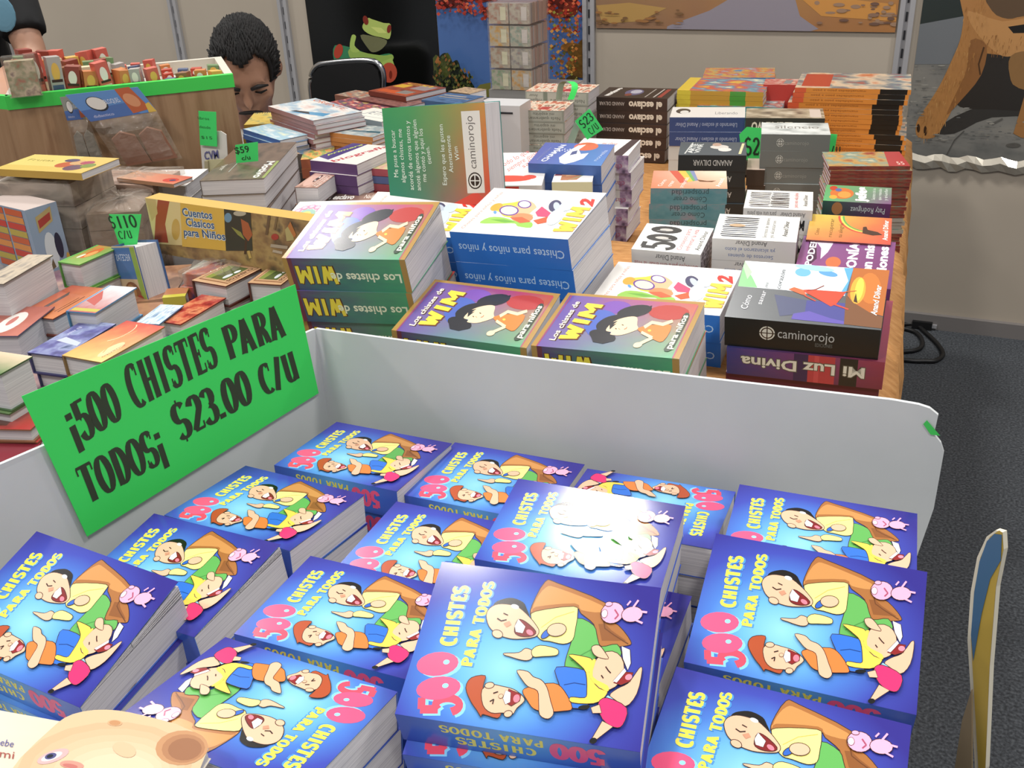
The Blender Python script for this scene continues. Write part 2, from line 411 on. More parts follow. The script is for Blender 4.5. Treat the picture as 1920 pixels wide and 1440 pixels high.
b = MB(); b.box((-6, WY - .02, 0), (2.2, WY, .052), mat('77726f', .5, 'skirting')); struct(b, 'baseboard_back')
# side wall of the neighbouring stand closes the view on the far left
b = MB(); b.box((-6.1, -1.5, 0), (-6, WY + .08, 2.6), wallm); struct(b, 'wall_left')
# ------------------------------------------------------------------ posters on the wall (flat prints behind film)
def poster(name, label, x0, x1, z0, z1, bg, ops, y=WY - .006, rnd=None, film=True):
    r = thing(name, label, 'poster', T3((x0 + x1) / 2, y, z0))
    cx = (x0 + x1) / 2
    s = MB(); s.box((x0 - cx, -.001, 0), (x1 - cx, .004, z1 - z0), bg, front=bg); s.obj('sheet', r)
    if ops:
        a = MB(); fo = flat(ops, lambda p: ((onY(p, y).x - cx), onY(p, y).z - z0), 2, sm=True)
        lim = (x0 - cx, x1 - cx, 0, z1 - z0)
        emit(a, fo, lambda u, v, h: (min(max(u, lim[0]), lim[1]), -.0012 - h * 3, min(max(v, lim[2]), lim[3])), .25); a.obj('picture', r)
    return r
black = mat('0c0d0c', .18, 'poster_ink')
frog = [('p', '2f7d52', [(628, 85), (655, 88), (668, 92), (700, 104), (730, 100), (738, 108), (722, 122), (700, 140), (640, 122), (626, 110)]),
        ('p', '8fae4a', [(655, 92), (690, 100), (720, 104), (735, 102), (737, 112), (715, 125), (690, 118), (660, 112)]),
        ('p', '9fba52', [(660, 66), (668, 68), (665, 85), (675, 96), (662, 98), (656, 88)]),
        ('p', 'a9bb58', [(680, 48), (690, 34), (698, 36), (720, 43), (733, 46), (731, 72), (716, 70), (698, 66), (684, 58)]),
        ('p', '6b6b48', [(676, 66), (700, 68), (726, 76), (716, 92), (700, 98), (690, 90)]),
        ('p', 'c4cf6a', [(695, 50), (715, 52), (726, 62), (710, 62)]),
        ('e', '7d2a1e', 686, 38, 5, 9, 0, -15), ('e', '7d2a1e', 730, 54, 4, 8, 0, 10),
        ('e', 'b03a22', 635, 96, 8, 14, 0, 15), ('p', '9fba52', [(712, 118), (735, 108), (740, 122), (722, 128)]),
        ('e', 'b84a32', 730, 136, 15, 19), ('e', '7a2a1c', 733, 140, 3, 8)]
poster('frog_poster', 'black photo poster of a green tree frog with red feet', -2.45, -1.872, .3, 1.95, black, frog)
autumn_bg = bilin('autumn_print', '3c5490', '425a94', '4a72aa', '486ca4', .12, .25)
rr = random.Random(5); au = []
for i in range(26):
    x = 900 + rr.uniform(-70, 230); au.append(('e', rr.choice(['5a1d16', '7c2a1a']), x, rr.uniform(-25, 25), rr.uniform(12, 26), rr.uniform(8, 16)))
for i in range(12): au.append(('e', rr.choice(['6a4a18', '8a5a1c', '4a3a18']), rr.uniform(1060, 1100), rr.uniform(20, 165), rr.uniform(10, 20), rr.uniform(8, 16)))
for i in range(330):
    x = rr.uniform(822, 1100); y = rr.uniform(-20, 62 if x > 930 else 42)
    if y > 20 + (x - 822) * .16: y = rr.uniform(-20, 25)
    s_ = rr.uniform(1.5, 4.5); au.append(('p', rr.choice(['b8341f', 'c8452a', '8e2818', 'd0643a', 'a83020']), [(x - s_, y), (x, y - s_), (x + s_ * 1.2, y), (x, y + s_)]))
for i in range(240):
    x = rr.uniform(1040, 1100); y = rr.uniform(15, 168); s_ = rr.uniform(1.5, 4)
    au.append(('p', rr.choice(['b06a20', 'c98a3a', '7a4a18', '8f8a30', '9e3a1c', '55501e']), [(x - s_, y), (x, y - s_), (x + s_, y), (x, y + s_)]))
au += [('p', '1a2418', [(812, 175), (812, 120), (822, 110), (832, 118), (838, 100), (850, 95), (858, 112), (870, 108), (878, 128), (890, 140), (905, 165), (905, 180)]),
       ('p', '4a5220', [(815, 125), (830, 98), (838, 108), (852, 94), (862, 120), (850, 140), (830, 150)]), ('p', 'a0632a', [(828, 112), (834, 100), (840, 112), (834, 122)]),
       ] + [('p', rr.choice(['2c3a1c', '4a5424', '6a6a2c', '1c2418', '8a5a28']), [(x - 2.5, y), (x, y - 4), (x + 2.5, y), (x, y + 3)]) for x, y in [(816 + rr.random() * 82, 0) for _ in range(170)] for y in [168 - rr.random() * (70 - abs(x - 848) * .75)]] + [('p', '6d6a2c', [(900, 168), (915, 152), (935, 148), (935, 175), (900, 178)])]
poster('autumn_poster', 'poster of a blue lake under red autumn leaves', -1.868, -1.288, .3, 1.95, autumn_bg, au)
road_bg = bilin('desert_road_print', 'b58a3c', 'c79a3a', '8a6a52', 'a8713c', .25, .25, 5)
st = [('p', '8d8690', [(1250, 60), (1330, 20), (1390, -10), (1480, -10), (1500, 30), (1520, 62)]),
      ('p', 'b08a4a', [(1118, 10), (1180, 5), (1250, 15), (1200, 40), (1130, 44)]), ('p', 'c98a3a', [(1500, -5), (1560, -5), (1680, 8), (1680, 40), (1540, 30)])]
for i in range(30): st.append(('e', rr.choice(['6e5244', '8a6a54', '9a7a60']), rr.uniform(1530, 1680), rr.uniform(5, 48), rr.uniform(4, 12), rr.uniform(1.5, 4)))
for i in range(25): st.append(('e', rr.choice(['7a5a3a', '9a6a3a']), rr.uniform(1120, 1280), rr.uniform(15, 45), rr.uniform(3, 9), rr.uniform(1, 2.5)))
poster('desert_road_poster', 'wide landscape poster of a road through orange desert', -1.237, -.242, .982, 1.95, road_bg, st)
grey_bg = noisemat('grey_ground_print', ['4e5150', '77756f', '8c877c'], (3, 9, 3), 'UV', .25, 5)
cub = [('p', '26302e', [(1712, -30), (1810, -30), (1808, 30), (1712, 45)]), ('p', '6b6f72', [(1702, 45), (1808, 30), (1800, 75), (1780, 120), (1698, 120)]),
       ('p', '33312e', [(1752, 245), (1820, 205), (1920, 190), (1990, 180), (1990, 215), (1860, 220), (1790, 250)]),
       ('p', '2c2824', [(1815, 120), (1850, 90), (1920, 100), (1990, 100), (1990, 200), (1860, 205), (1800, 200), (1800, 180)]),
       ('p', 'a9743a', [(1812, -30), (1807, 32), (1800, 75), (1785, 112), (1762, 160), (1740, 195), (1722, 222), (1717, 240), (1722, 257), (1752, 257), (1775, 225), (1790, 195), (1815, 140), (1830, 95), (1850, 100), (1990, 100), (1990, -30)]),
       ('p', 'b98448', [(1815, 20), (1830, 60), (1870, 100), (1900, 105), (1960, 90), (1960, 30), (1880, 40)]), ('p', '8a5a2c', [(1820, 75), (1850, 85), (1840, 140), (1800, 190), (1775, 215), (1790, 180), (1812, 130)]),
       ('p', '5c4630', [(1850, -30), (1860, 20), (1890, 35), (1920, 30), (1990, 30), (1990, -30)]), ('p', '1a1612', [(1890, 50), (1990, 35), (1990, 60), (1900, 62)]),
       ('p', '8a6436', [(1895, 105), (1930, 95), (1990, 100), (1990, 175), (1910, 165), (1893, 140)]), ('p', '9a6a36', [(1925, 165), (1990, 160), (1990, 262), (1915, 258), (1900, 250)]),
       ('l', '4a3018', [(1845, 88), (1835, 120), (1838, 140)], 3), ('e', '3a2614', 1735, 245, 3, 9), ('e', '3a2614', 1722, 240, 3, 8),
       ('l', '4d4c48', [(1808, 245), (1790, 262), (1775, 290)], 2), ('e', '57544e', 1900, 272, 14, 4), ('l', '5a5852', [(1860, 232), (1880, 222)], 3)]
def inside(p, P):
    c = False; j = len(P) - 1
    for i in range(len(P)):
        if (P[i][1] > p[1]) != (P[j][1] > p[1]) and p[0] < (P[j][0] - P[i][0]) * (p[1] - P[i][1]) / (P[j][1] - P[i][1]) + P[i][0]: c = not c
        j = i
    return c
for _ in range(900):
    x, y = rr.uniform(1700, 1960), rr.uniform(-20, 262)
    if inside((x, y), cub[4][2]) and not (y < 62 and x > 1850):
        dx, dy = rr.uniform(-3, 1), rr.uniform(5, 10); t_ = (x - 1790 - (112 - y) * .3) / 60
        cub.append(('p', rr.choice(['b4803f', 'a06c34', '96642e', 'ba8a4c'] if t_ < .6 else ['8a5c2c', '7a4f26', '9a6a36']), [(x, y), (x + 1.2, y), (x + dx + .6, y + dy), (x + dx, y + dy)]))
    elif not any(inside((x, y), c_[2]) for c_ in cub[:10] if c_[0] == 'p') and y > 30 and rr.random() < .5: cub.append(('e', rr.choice(['5c5d5a', '6c6b66', '8e8a80', '7c786e']), x, y, rr.uniform(1.5, 7), rr.uniform(.6, 1.8)))
poster('animal_poster', 'glossy poster of a tawny animal standing on grey ground', -.172, .81, .575, 1.95, grey_bg, cub)
b = MB(); foil = mat('cfc6b4', .12, 'foil', metal=.3)
n = 40; pr = None
for i in range(n + 1):
    x = -.172 + .982 * i / n; z = .575 + .006 * math.sin(i * 1.7); d_ = .010 + .006 * math.sin(i * 2.9) + .004 * rr.random()
    q = ((x, WY - .010, z + .03), (x, WY - .012 - d_, z + .012), (x, WY - .009, z - .018 + .006 * rr.random()))
    if pr:
        b.face([pr[0], pr[1], q[1], q[0]], foil); b.face([pr[1], pr[2], q[2], q[1]], foil)
    pr = q
b.obj('film_hem', bpy.data.objects['animal_poster'], bpy.data.objects['animal_poster'].matrix_world.inverted() if False else T3(-.319, -WY + .006, -.575))
# cable on the carpet by the wall
def smooth(pts, n=8):
    P = [Vector(p) for p in pts]; P = [P[0]] + P + [P[-1]]; o = []
    for i in range(1, len(P) - 2):
        for k in range(n):
            t = k / n; a, b_, c, d = P[i - 1:i + 3]
            o.append(.5 * (2 * b_ + (c - a) * t + (2 * a - 5 * b_ + 4 * c - d) * t * t + (3 * b_ - a - 3 * c + d) * t ** 3))
    o.append(P[-2]); return o
rub = mat('0c0c0d', .5, 'rubber')
def cg(x, y, z=.008): p = G((x, y), z); return p
b = MB(); b.tube(smooth([cg(1660, 612), cg(1712, 608), cg(1738, 626), cg(1760, 648), cg(1768, 665), cg(1755, 676), cg(1735, 677), cg(1705, 676), cg(1650, 668)]), .0075, rub)
b.tube(smooth([cg(1690, 615), cg(1715, 622), cg(1728, 636), cg(1728, 650), cg(1715, 657), cg(1690, 660), cg(1650, 668)]), .0075, rub)
b.obj('power_cable', label='black power cable coiled on the carpet by the wall', cat='cable', smooth=True)
b = MB(); p = cg(1728, 606, .02); b.box((p.x - .03, p.y - .012, .0), (p.x + .035, p.y + .012, .028), rub); b.box((p.x + .035, p.y - .006, .008), (p.x + .05, p.y + .006, .02), alum)
b.obj('plug', label='small black plug lying against the skirting board', cat='plug')
# ================================================================== tables, cloth, bin
wood = noisemat('table_wood', ['5e5248', '6b5e52'], (2, 30, 2), 'Object', .5)
def table(name, label, x0, x1, y0, y1, z, cat='table'):
    r = thing(name, label, cat, T3((x0 + x1) / 2, (y0 + y1) / 2, 0)); a, c = (x1 - x0) / 2, (y1 - y0) / 2
    t = MB(); t.box((-a, -c, z - .03), (a, c, z), wood); t.obj('tabletop', r)
    for sx in (-1, 1):
        for sy in (-1, 1):
            l = MB(); l.tube([(sx * (a - .05), sy * (c - .05), 0), (sx * (a - .05), sy * (c - .05), z - .03)], .018, alum); l.obj('leg', r, smooth=True)
    return r
EX = -.03          # right edge of the cloth
table('display_table', 'trestle table hidden beneath the orange cloth and paperback stacks', -1.0, -.135, 1.17, 3.08, .742)
table('side_table', 'trestle table beneath the hardcover books and the crate', -2.35, -1.01, .72, 2.15, .742)
table('magazine_table', 'trestle table beneath the magazine piles', -1.74, -1.01, 2.16, 3.08, .742)
table('bin_table', 'low table that carries the white bin of joke books', -1.02, .045, .12, 1.09, .60)
def boardz(y): return .745 + .14 * (min(y, 1.77) - 1.14) if y < 1.77 else .75
b = MB(); s_ = mat('a8875c', .7, 'chipboard')
pr_ = [(1.17, .743), (1.752, .743), (1.752, boardz(1.752)), (1.17, boardz(1.17))]
for x in (-1.0, EX - .065): b.face([(x, y, z) for y, z in pr_], s_)
for i in range(4):
    (a, c), (d, e) = pr_[i], pr_[(i + 1) % 4]
    b.face([(-1.0, a, c), (EX - .065, a, c), (EX - .065, d, e), (-1.0, d, e)], s_)
b.obj('display_riser', label='sloping board under the cloth that tilts the front stacks', cat='board')
cloth = noisemat('orange_cloth', ['a8702f', 'b87e3a', 'c48c4a'], (40, 120, 40), 'Object', .75, 5, .5)
b = MB(); ys = [1.145 + i * .0245 for i in range(80)]; rows = []
for i, y in enumerate(ys):
    z = boardz(y) + .0015; row = []
    fold = .004 * math.sin(y * 41) + .003 * math.sin(y * 17 + 1) + .002 * math.sin(y * 93); ex = EX - .058 * (y - 1.35)
    for x in (-1.0, -.6, -.2, ex - .05): row.append((x, y, z))
    row.append((ex - .02 + fold * .3, y, z + .001)); row.append((ex + fold * .5, y, z - .012))
    for k in range(1, 11):
        t = k / 10; row.append((ex + .006 + fold * (1 + 1.6 * t), y, z - .012 - (z - .10) * t))
    rows.append(row)
vs = [p for r_ in rows for p in r_]; nn = len(rows[0])
b.raw(vs, [(i * nn + k, i * nn + k + 1, (i + 1) * nn + k + 1, (i + 1) * nn + k) for i in range(len(rows) - 1) for k in range(nn - 1)], cloth)
b.obj('tablecloth', label='orange cloth hanging over the right edge of the book table', cat='tablecloth', smooth=True)
# white cardboard bin
card = noisemat('white_cardboard', ['c3c6c6', 'cdd0cf'], (5, 5, 5), 'Object', .55)
BZ = .612; BY = 1.125
r = thing('book_bin', 'open white cardboard bin filled with blue joke books', 'bin', T3(-.4, .7, .60))
I = T3(.4, -.7, -.60)
def extr(pts, off, mt, mb):
    o = Vector(off); P = [Vector(p) for p in pts]; Q = [p + o for p in P]; n = len(P)
    for t in tessellate_polygon([P]): mb.face([P[k] for k in t], mt); mb.face([Q[k] for k in t][::-1], mt)
    for i in range(n): j = (i + 1) % n; mb.face([P[i], Q[i], Q[j], P[j]], mt)
bk = [(-.846, BY, .60), (-.846, BY, .877), (-.5, BY, .882), (-.03, BY, .899)]
bk += [(.0 + .03 * math.sin(R(a)), BY, .87 + .028 * math.cos(R(a))) for a in (0, 25, 50)]
bk += [(.022, BY, .862), (.031, BY, .852), (.036, BY, .84), (.036, BY, .76), (.026, BY, .68), (.022, BY, .60)]
b = MB(); extr(bk, (0, .005, 0), card, b); b.obj('back_wall', r, I)
lw = [(-.846, BY, .60), (-.846, BY, .877), (-.925, .62, .912), (-1.0, .15, .93), (-1.0, .15, .60)]
b = MB(); extr(lw, (-.005, 0, 0), card, b); b.obj('side_wall', r, I)
b = MB(); b.box((-1.0, .15, .601), (.045, BY, BZ), card); b.obj('floor_panel', r, I)
b = MB(); b.box((-1.0, .15, .60), (.045, .155, .70), card); b.obj('front_wall', r, I)
b = MB(); q = [onY(p, BY - .002) for p in ((1731, 795), (1738, 788), (1763, 817), (1745, 815))]
b.face(q, mat('27c84a', .6, 'paper')); b.obj('tape_corner', r, I)
# ================================================================== the joke books in the bin
SK, SKD = 'e2b491', 'c98d6c'
YE = 'e8d832'
JH = hom([(355, 340), (1315, 497), (1265, 1210), (205, 950)])
jk = [chunky('5', (478, 984), (474, 902), (318, 970), '7ec8ee', .26), ('e', '7ec8ee', 378, 768, 86, 50), ('e', '7ec8ee', 388, 868, 90, 49),
  chunky('5', (468, 976), (464, 894), (306, 962), 'e8455f', .24), ('e', 'ee4f7c', 365, 760, 85, 49), ('e', 'ee4f7c', 375, 860, 90, 48), ('e', '8fd0ee', 400, 755, 13, 10), ('e', '8fd0ee', 402, 852, 13, 10),
  chunky('CHISTES', (438, 694), (480, 452), (377, 686), '3f8fd0', .3), chunky('CHISTES', (430, 692), (472, 448), (370, 684), YE, .27),
  chunky('PARA TODOS', (512, 788), (586, 440), (466, 780), '3f8fd0', .28), chunky('PARA TODOS', (505, 786), (579, 436), (460, 778), YE, .25),
  ('p', 'a5672c', [(795, 445), (850, 455), (1065, 550), (1060, 610), (1130, 650), (1190, 722), (1175, 742), (1060, 737), (1030, 690), (1020, 640), (960, 590), (930, 565), (760, 570), (740, 585), (745, 540)], 1),
  ('p', 'c98a44', [(800, 470), (850, 475), (1050, 560), (1045, 590), (960, 575), (930, 545), (760, 550), (745, 570), (760, 520)]),
  ('p', '8a5222', [(1040, 640), (1070, 640), (1100, 670), (1170, 720), (1060, 712)]), ('l', '6a3c18', [(1060, 610), (1070, 660), (1110, 690), (1180, 735)], 5),
  ('p', 'd8d8d8', [(1150, 742), (1190, 760), (1198, 820), (1185, 850), (1160, 800)], 1),
  ('p', '5aab4c', [(945, 610), (1020, 645), (1040, 700), (1060, 738), (1130, 733), (1150, 785), (1080, 780), (1030, 790), (1010, 842), (920, 840), (903, 795), (930, 690)], 1),
  ('l', '3f8a38', [(1035, 740), (990, 760), (930, 790)], 5),
  ('p', 'f2e27e', [(760, 570), (925, 558), (945, 590), (940, 650), (930, 702), (890, 716), (830, 700), (790, 690), (760, 650), (745, 600)], 1), ('l', 'c8b24e', [(930, 580), (850, 600), (790, 640)], 4),
  ('p', '1a1410', [(575, 560), (585, 525), (620, 510), (660, 508), (705, 528), (722, 556), (735, 590), (690, 560), (640, 540)]),
  ('p', SK, [(553, 575), (566, 545), (600, 530), (650, 535), (690, 550), (735, 590), (765, 625), (782, 655), (765, 678), (690, 682), (640, 672), (600, 652), (568, 622)], 1),
  ('e', 'dcdcdc', 672, 545, 18, 9, 0, 20), ('e', SK, 605, 655, 24, 16, 1, 25),
  ('p', '7c1c1c', [(688, 602), (722, 612), (768, 655), (752, 674), (705, 672), (676, 650)], 1), ('p', 'f6f4f0', [(690, 598), (722, 632), (712, 660), (682, 652), (676, 628)], .6), ('e', 'e8788a', 742, 658, 17, 10, 0, 35),
  ('l', '2a1a12', [(600, 590), (618, 602), (640, 598)], 5), ('l', '2a1a12', [(625, 570), (645, 580)], 4), ('p', SKD, [(628, 612), (652, 604), (662, 620), (642, 630)]),
  ('p', SK, [(640, 738), (700, 740), (728, 724), (760, 738), (758, 768), (735, 776), (700, 768), (668, 756), (640, 746)], 1), ('p', 'f2e27e', [(756, 734), (790, 716), (860, 734), (872, 752), (860, 764), (800, 764), (764, 762)], 1),
  ('e', '2a62c0', 815, 668, 28, 14, 1, -40), ('e', SK, 858, 655, 42, 28, 1),
  ('e', 'f3a6c4', 1100, 598, 52, 46, 1), ('e', 'f3a6c4', 1190, 610, 48, 34, 1), ('l', 'f3a6c4', [(1190, 585), (1215, 550)], 9), ('l', 'f3a6c4', [(1225, 600), (1258, 606)], 9), ('l', 'f3a6c4', [(1205, 635), (1240, 652)], 9), ('l', 'f3a6c4', [(1165, 570), (1180, 552)], 8), ('e', 'f7c2d6', 1065, 600, 14, 18, .6), ('l', 'a84a6a', [(1110, 585), (1128, 610), (1112, 626)], 6), ('e', 'f3a6c4', 1082, 560, 16, 10, .7),
  ('p', 'b04a1e', [(488, 872), (508, 832), (566, 828), (560, 870), (566, 940), (612, 980), (642, 986), (628, 1010), (566, 988), (560, 1000), (540, 970), (512, 930)], 1),
  ('p', SK, [(556, 885), (596, 868), (640, 878), (690, 895), (728, 925), (738, 948), (708, 975), (690, 1000), (650, 990), (600, 985), (564, 950)], 1), ('e', SK, 586, 870, 20, 13, 1), ('e', SK, 672, 996, 18, 14, 1),
  ('p', '8c1c1c', [(668, 892), (722, 918), (718, 946), (684, 965), (660, 950)], 1), ('p', 'f6f4f0', [(656, 896), (678, 908), (678, 948), (658, 956), (646, 930)], .6), ('e', 'e8788a', 704, 935, 14, 17),
  ('l', '2a1a12', [(592, 938), (608, 930), (604, 950)], 5), ('l', '2a1a12', [(604, 905), (624, 900)], 5), ('e', SK, 637, 920, 10, 9, .5),
  ('p', '2a6ed0', [(868, 816), (1000, 842), (1012, 890), (1045, 940), (1022, 986), (952, 998), (905, 930), (880, 880)], 1), ('l', '123a80', [(905, 895), (950, 890), (1000, 902)], 4), ('e', '151515', 1000, 998, 26, 10),
  ('p', 'f07a28', [(728, 905), (768, 890), (860, 884), (908, 920), (948, 996), (910, 1006), (830, 1002), (780, 985), (752, 950)], 1),
  ('p', SK, [(698, 818), (745, 826), (770, 850), (805, 866), (832, 900), (852, 960), (868, 1012), (845, 1034), (808, 1014), (800, 960), (792, 912), (750, 890), (722, 858)], 1),
  ('p', SK, [(1240, 848), (1252, 858), (1234, 960), (1182, 1012), (1112, 962), (1142, 932), (1190, 912), (1222, 872)], 1),
  ('p', 'f0c93a', [(918, 768), (990, 782), (1024, 800), (1014, 850), (1034, 890), (1098, 920), (1092, 960), (1042, 986), (945, 974), (938, 950), (1000, 958), (1008, 930), (998, 850), (960, 808)], 1),
  ('e', SK, 1098, 850, 72, 84, 1), ('p', SK, [(1018, 742), (1050, 738), (1082, 775), (1095, 800), (1050, 790), (1025, 770)], 1), ('p', 'f0c93a', [(1020, 806), (1040, 800), (1030, 870), (1100, 915), (1098, 940), (1040, 900), (1014, 860)]),
  ('p', '8c1c1c', [(1125, 905), (1175, 862), (1212, 868), (1200, 905), (1160, 918)], 1), ('p', 'f6f4f0', [(1122, 898), (1170, 846), (1180, 860), (1140, 906)], .6), ('e', 'e8889a', 1192, 886, 16, 13),
  ('l', '2a1a12', [(1085, 832), (1098, 850), (1110, 862)], 5), ('l', '2a1a12', [(1068, 868), (1078, 882)], 5),
  ('p', '8ec6ea', [(1104, 956), (1150, 990), (1186, 1012), (1120, 1000), (1085, 975)], 1), ('p', 'e0246a', [(1062, 990), (1100, 968), (1192, 1020), (1178, 1092), (1140, 1098), (1085, 1058)], 1),
  ('p', SK, [(1085, 1066), (1135, 1096), (1062, 1146), (1042, 1140)], 1), ('p', SK, [(1030, 1004), (1068, 994), (1080, 1032), (1040, 1030)], 1), ('e', '151515', 1050, 1148, 17, 13)]
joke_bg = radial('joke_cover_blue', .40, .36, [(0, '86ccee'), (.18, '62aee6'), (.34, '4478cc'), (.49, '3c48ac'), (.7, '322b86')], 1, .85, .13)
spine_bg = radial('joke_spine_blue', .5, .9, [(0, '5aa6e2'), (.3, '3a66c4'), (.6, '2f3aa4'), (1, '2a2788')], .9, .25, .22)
js = [chunky('PARA TODOS', (.62, .84), (.18, .84), (.62, .58), YE, .18), chunky('CHISTES', (.58, .46), (.24, .46), (.58, .2), YE, .2), chunky('500', (.86, .8), (.64, .8), (.86, .25), 'ee4f7c', .26)]
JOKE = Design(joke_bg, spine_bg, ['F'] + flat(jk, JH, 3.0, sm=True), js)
JW, JD, JT = .2, .15, .042
def bot(M): return min((M @ Vector((x, y, -JT))).z for x in (0, JW) for y in (0, JD))
NTH = ['second', 'third', 'fourth', 'fifth', 'sixth', 'seventh']
def joke(i, what, p, spin=0, under=9, lift=0):
    book('joke_book', f'blue cartoon joke book {what}', 'book', pose(*p), JW, JD, JT, JOKE, 'blue joke books in the white bin', spin, 0, lift)
    P = list(p)
    for k in range(under):
        P[2] -= JT / math.cos(R(P[4])) + .0008; P[3] += random.uniform(-.5, .5); P[0] += random.uniform(-.003, .003); P[1] += random.uniform(-.002, .002)
        N = pose(*P)
        if bot(N) < BZ - .001: break
        book('joke_book', f'joke book {NTH[k]} in the pile {what}', 'book', N, JW, JD, JT, JOKE, 'blue joke books in the white bin', spin, 0, 0, front=(k == 0))
joke(1, 'in the back corner where the walls meet', (-.807, .936, .755, -2, -3.5, -1.6))
joke(2, 'along the back wall next to the corner', (-.607, .947, .744, .1, -.7, -1.2))
joke(3, 'turned the other way against the back wall', (-.393, .934, .764, 2, -5.4, -.9), 180)
joke(4, 'at the right end of the back wall', (-.172, .874, .805, 3.9, 1.4, 1.1))
joke(5, 'with a lamp reflected on its cover', (-.41, .763, .822, 5, 3.5, 1.2))
joke(6, 'raised on the highest pile with its spine showing', (-.353, .501, .866, 10.3, 16, .4), lift=.006)
joke(7, 'lying low behind the one meeting edge to edge', (-.606, .768, .745, -1.9, 3.4, -2.8))
joke(8, 'meeting an upside-down one edge to edge', (-.612, .604, .785, 3, -3, 1))
joke(9, 'turned upside down beside the cream booklet', (-.60, .428, .832, -1.5, -9, -.7), 180)
joke(10, 'under the green price sign', (-.846, .763, .774, -3.8, -4.6, -1.6))
joke(11, 'by the side wall with fanned pages', (-.857, .603, .764, -2.7, 2.4, -3.1), lift=.012)
joke(12, 'with lifted cover partly under the cream booklet', (-.882, .466, .80, -1.3, 8.1, 3.5), lift=.022)
joke(13, 'tilted up at the open right side', (-.162, .692, .821, 2.6, 18, .3))
joke(14, 'in front of the tilted one at the open side', (-.163, .530, .812, .9, 5, 0))
joke(15, 'sunk in the gap beside the tilted one', (-.393, .700, .742, -.1, 8, -2.1), under=1)
# cream booklet with a child's face
q_ = [(-40, 1290), (345, 1432), (300, 1640), (-120, 1460)]
Mb, bw, bd = quad(*q_, .865)
face_bg = bilin('baby_cover', 'd2c6ae', 'c8b294', 'd4cab8', 'bd9a74', .1, .35)
FH = hom(q_)
baby = ['F'] + flat([('p', 'cbb088', [(70, 1352), (98, 1322), (150, 1320), (215, 1342), (300, 1385), (345, 1440), (300, 1560), (40, 1560), (30, 1440)])]
    + [('e', c, 185 + k * 4, 1450 + k * 3, 150 - k * 16, 95 - k * 11, 0, 20) for k, c in enumerate(('caa67e', 'cdab84', 'd0b08a', 'd3b590', 'd6ba97', 'd9bf9d'))]
    + [('e', c, 300 + k * 3, 1425 + k * 2, 50 - k * 9, 34 - k * 6, 0, 35) for k, c in enumerate(('b8875c', 'a87650', '966646'))] + [('e', c, 172, 1352, 13 - k * 3, 6 - k, 0, 20) for k, c in enumerate(('cf9f74', 'b98658'))]
    + [('e', 'c9a2a0', 92, 1412, 24, 14, 0, -20), ('e', 'd8cccc', 90, 1412, 16, 8, 0, -20), ('e', '4a4a78', 88, 1411, 9, 7), ('e', '20222e', 87, 1411, 5, 4), ('e', 'c88a78', 128, 1436, 22, 8, 0, 22), ('e', 'b86a60', 126, 1438, 14, 4, 0, 22), ('e', 'd8ae88', 205, 1415, 26, 12, 0, 40),
       ('t', '9a4a40', 'mi', (6, 1400), (30, 1408), (4, 1384)), ('t', '5a5a90', 'bebe', (-8, 1372), (22, 1382), (-8, 1358))], FH, sm=True)
BABY = Design(face_bg, mat('e8dcc4'), baby)
for k_ in range(5):
    Mk = Mb @ T3(max(0, bw - .215), bd - JD - .012, -.0125 - k_ * .0425)
    if bot(Mk) > BZ - .002: book('joke_book', f'joke book {(["first"] + NTH)[k_]} in the pile that carries the cream booklet', 'book', Mk, JW, JD, JT, JOKE, 'blue joke books in the white bin', 0, 0, 0, front=False)
book('cream_booklet', "cream booklet with a child's face lying on the joke books", 'booklet', Mb, bw, bd, .012, BABY)
b = thing('green_price_sign', 'large green paper sign marked $23.00 on the bin side wall', 'sign')
# ------------------------------------------------------------------ large green sign, didone-like lettering
LX = lambda y: -.846 - .1564 * (BY - y) + .003
n_w = Vector((1, -.1564, 0)).normalized(); pw = Vector((-.846, BY, .8)) + n_w * .004
sp = [onP(p, pw, n_w) for p in ((40, 743), (553, 533), (597, 737), (163, 1006))]
o_ = sp[3]; ex = Vector((.1564, 1, 0)).normalized(); ez = Vector((0, 0, 1))
def SG(p): d = onP(p, pw, n_w) - o_; return (d.dot(ex), d.dot(ez))
b.matrix_world = frame(o_, ex, ez); green = mat('06dc4e', .7, 'fluorescent_paper')
s = MB(); cs = [SG(p) for p in ((163, 1006), (597, 737), (553, 533), (40, 743))]
extr([(u, v, 0) for u, v in cs], (0, 0, .0006), green, s); s.obj('paper', b)
s = MB(); sops = [didone('\u00a1500', SG((140, 838)), SG((232, 782)), SG((112, 768)), '2c3a20'), didone('CHISTES', SG((252, 768)), SG((410, 684)), SG((226, 692)), '2c3a20'), didone('PARA', SG((428, 676)), SG((537, 628)), SG((410, 616)), '2c3a20'),
        didone('TODOS\u00a1', SG((164, 946)), SG((316, 860)), SG((138, 880)), '2c3a20'), didone('$23.00', SG((336, 828)), SG((476, 752)), SG((315, 764)), '2c3a20'), didone('C/U', SG((494, 742)), SG((562, 708)), SG((478, 690)), '2c3a20')]
emit(s, sops, lambda u, v, h: (u, v, .0008 + h), .7); s.obj('lettering', b)
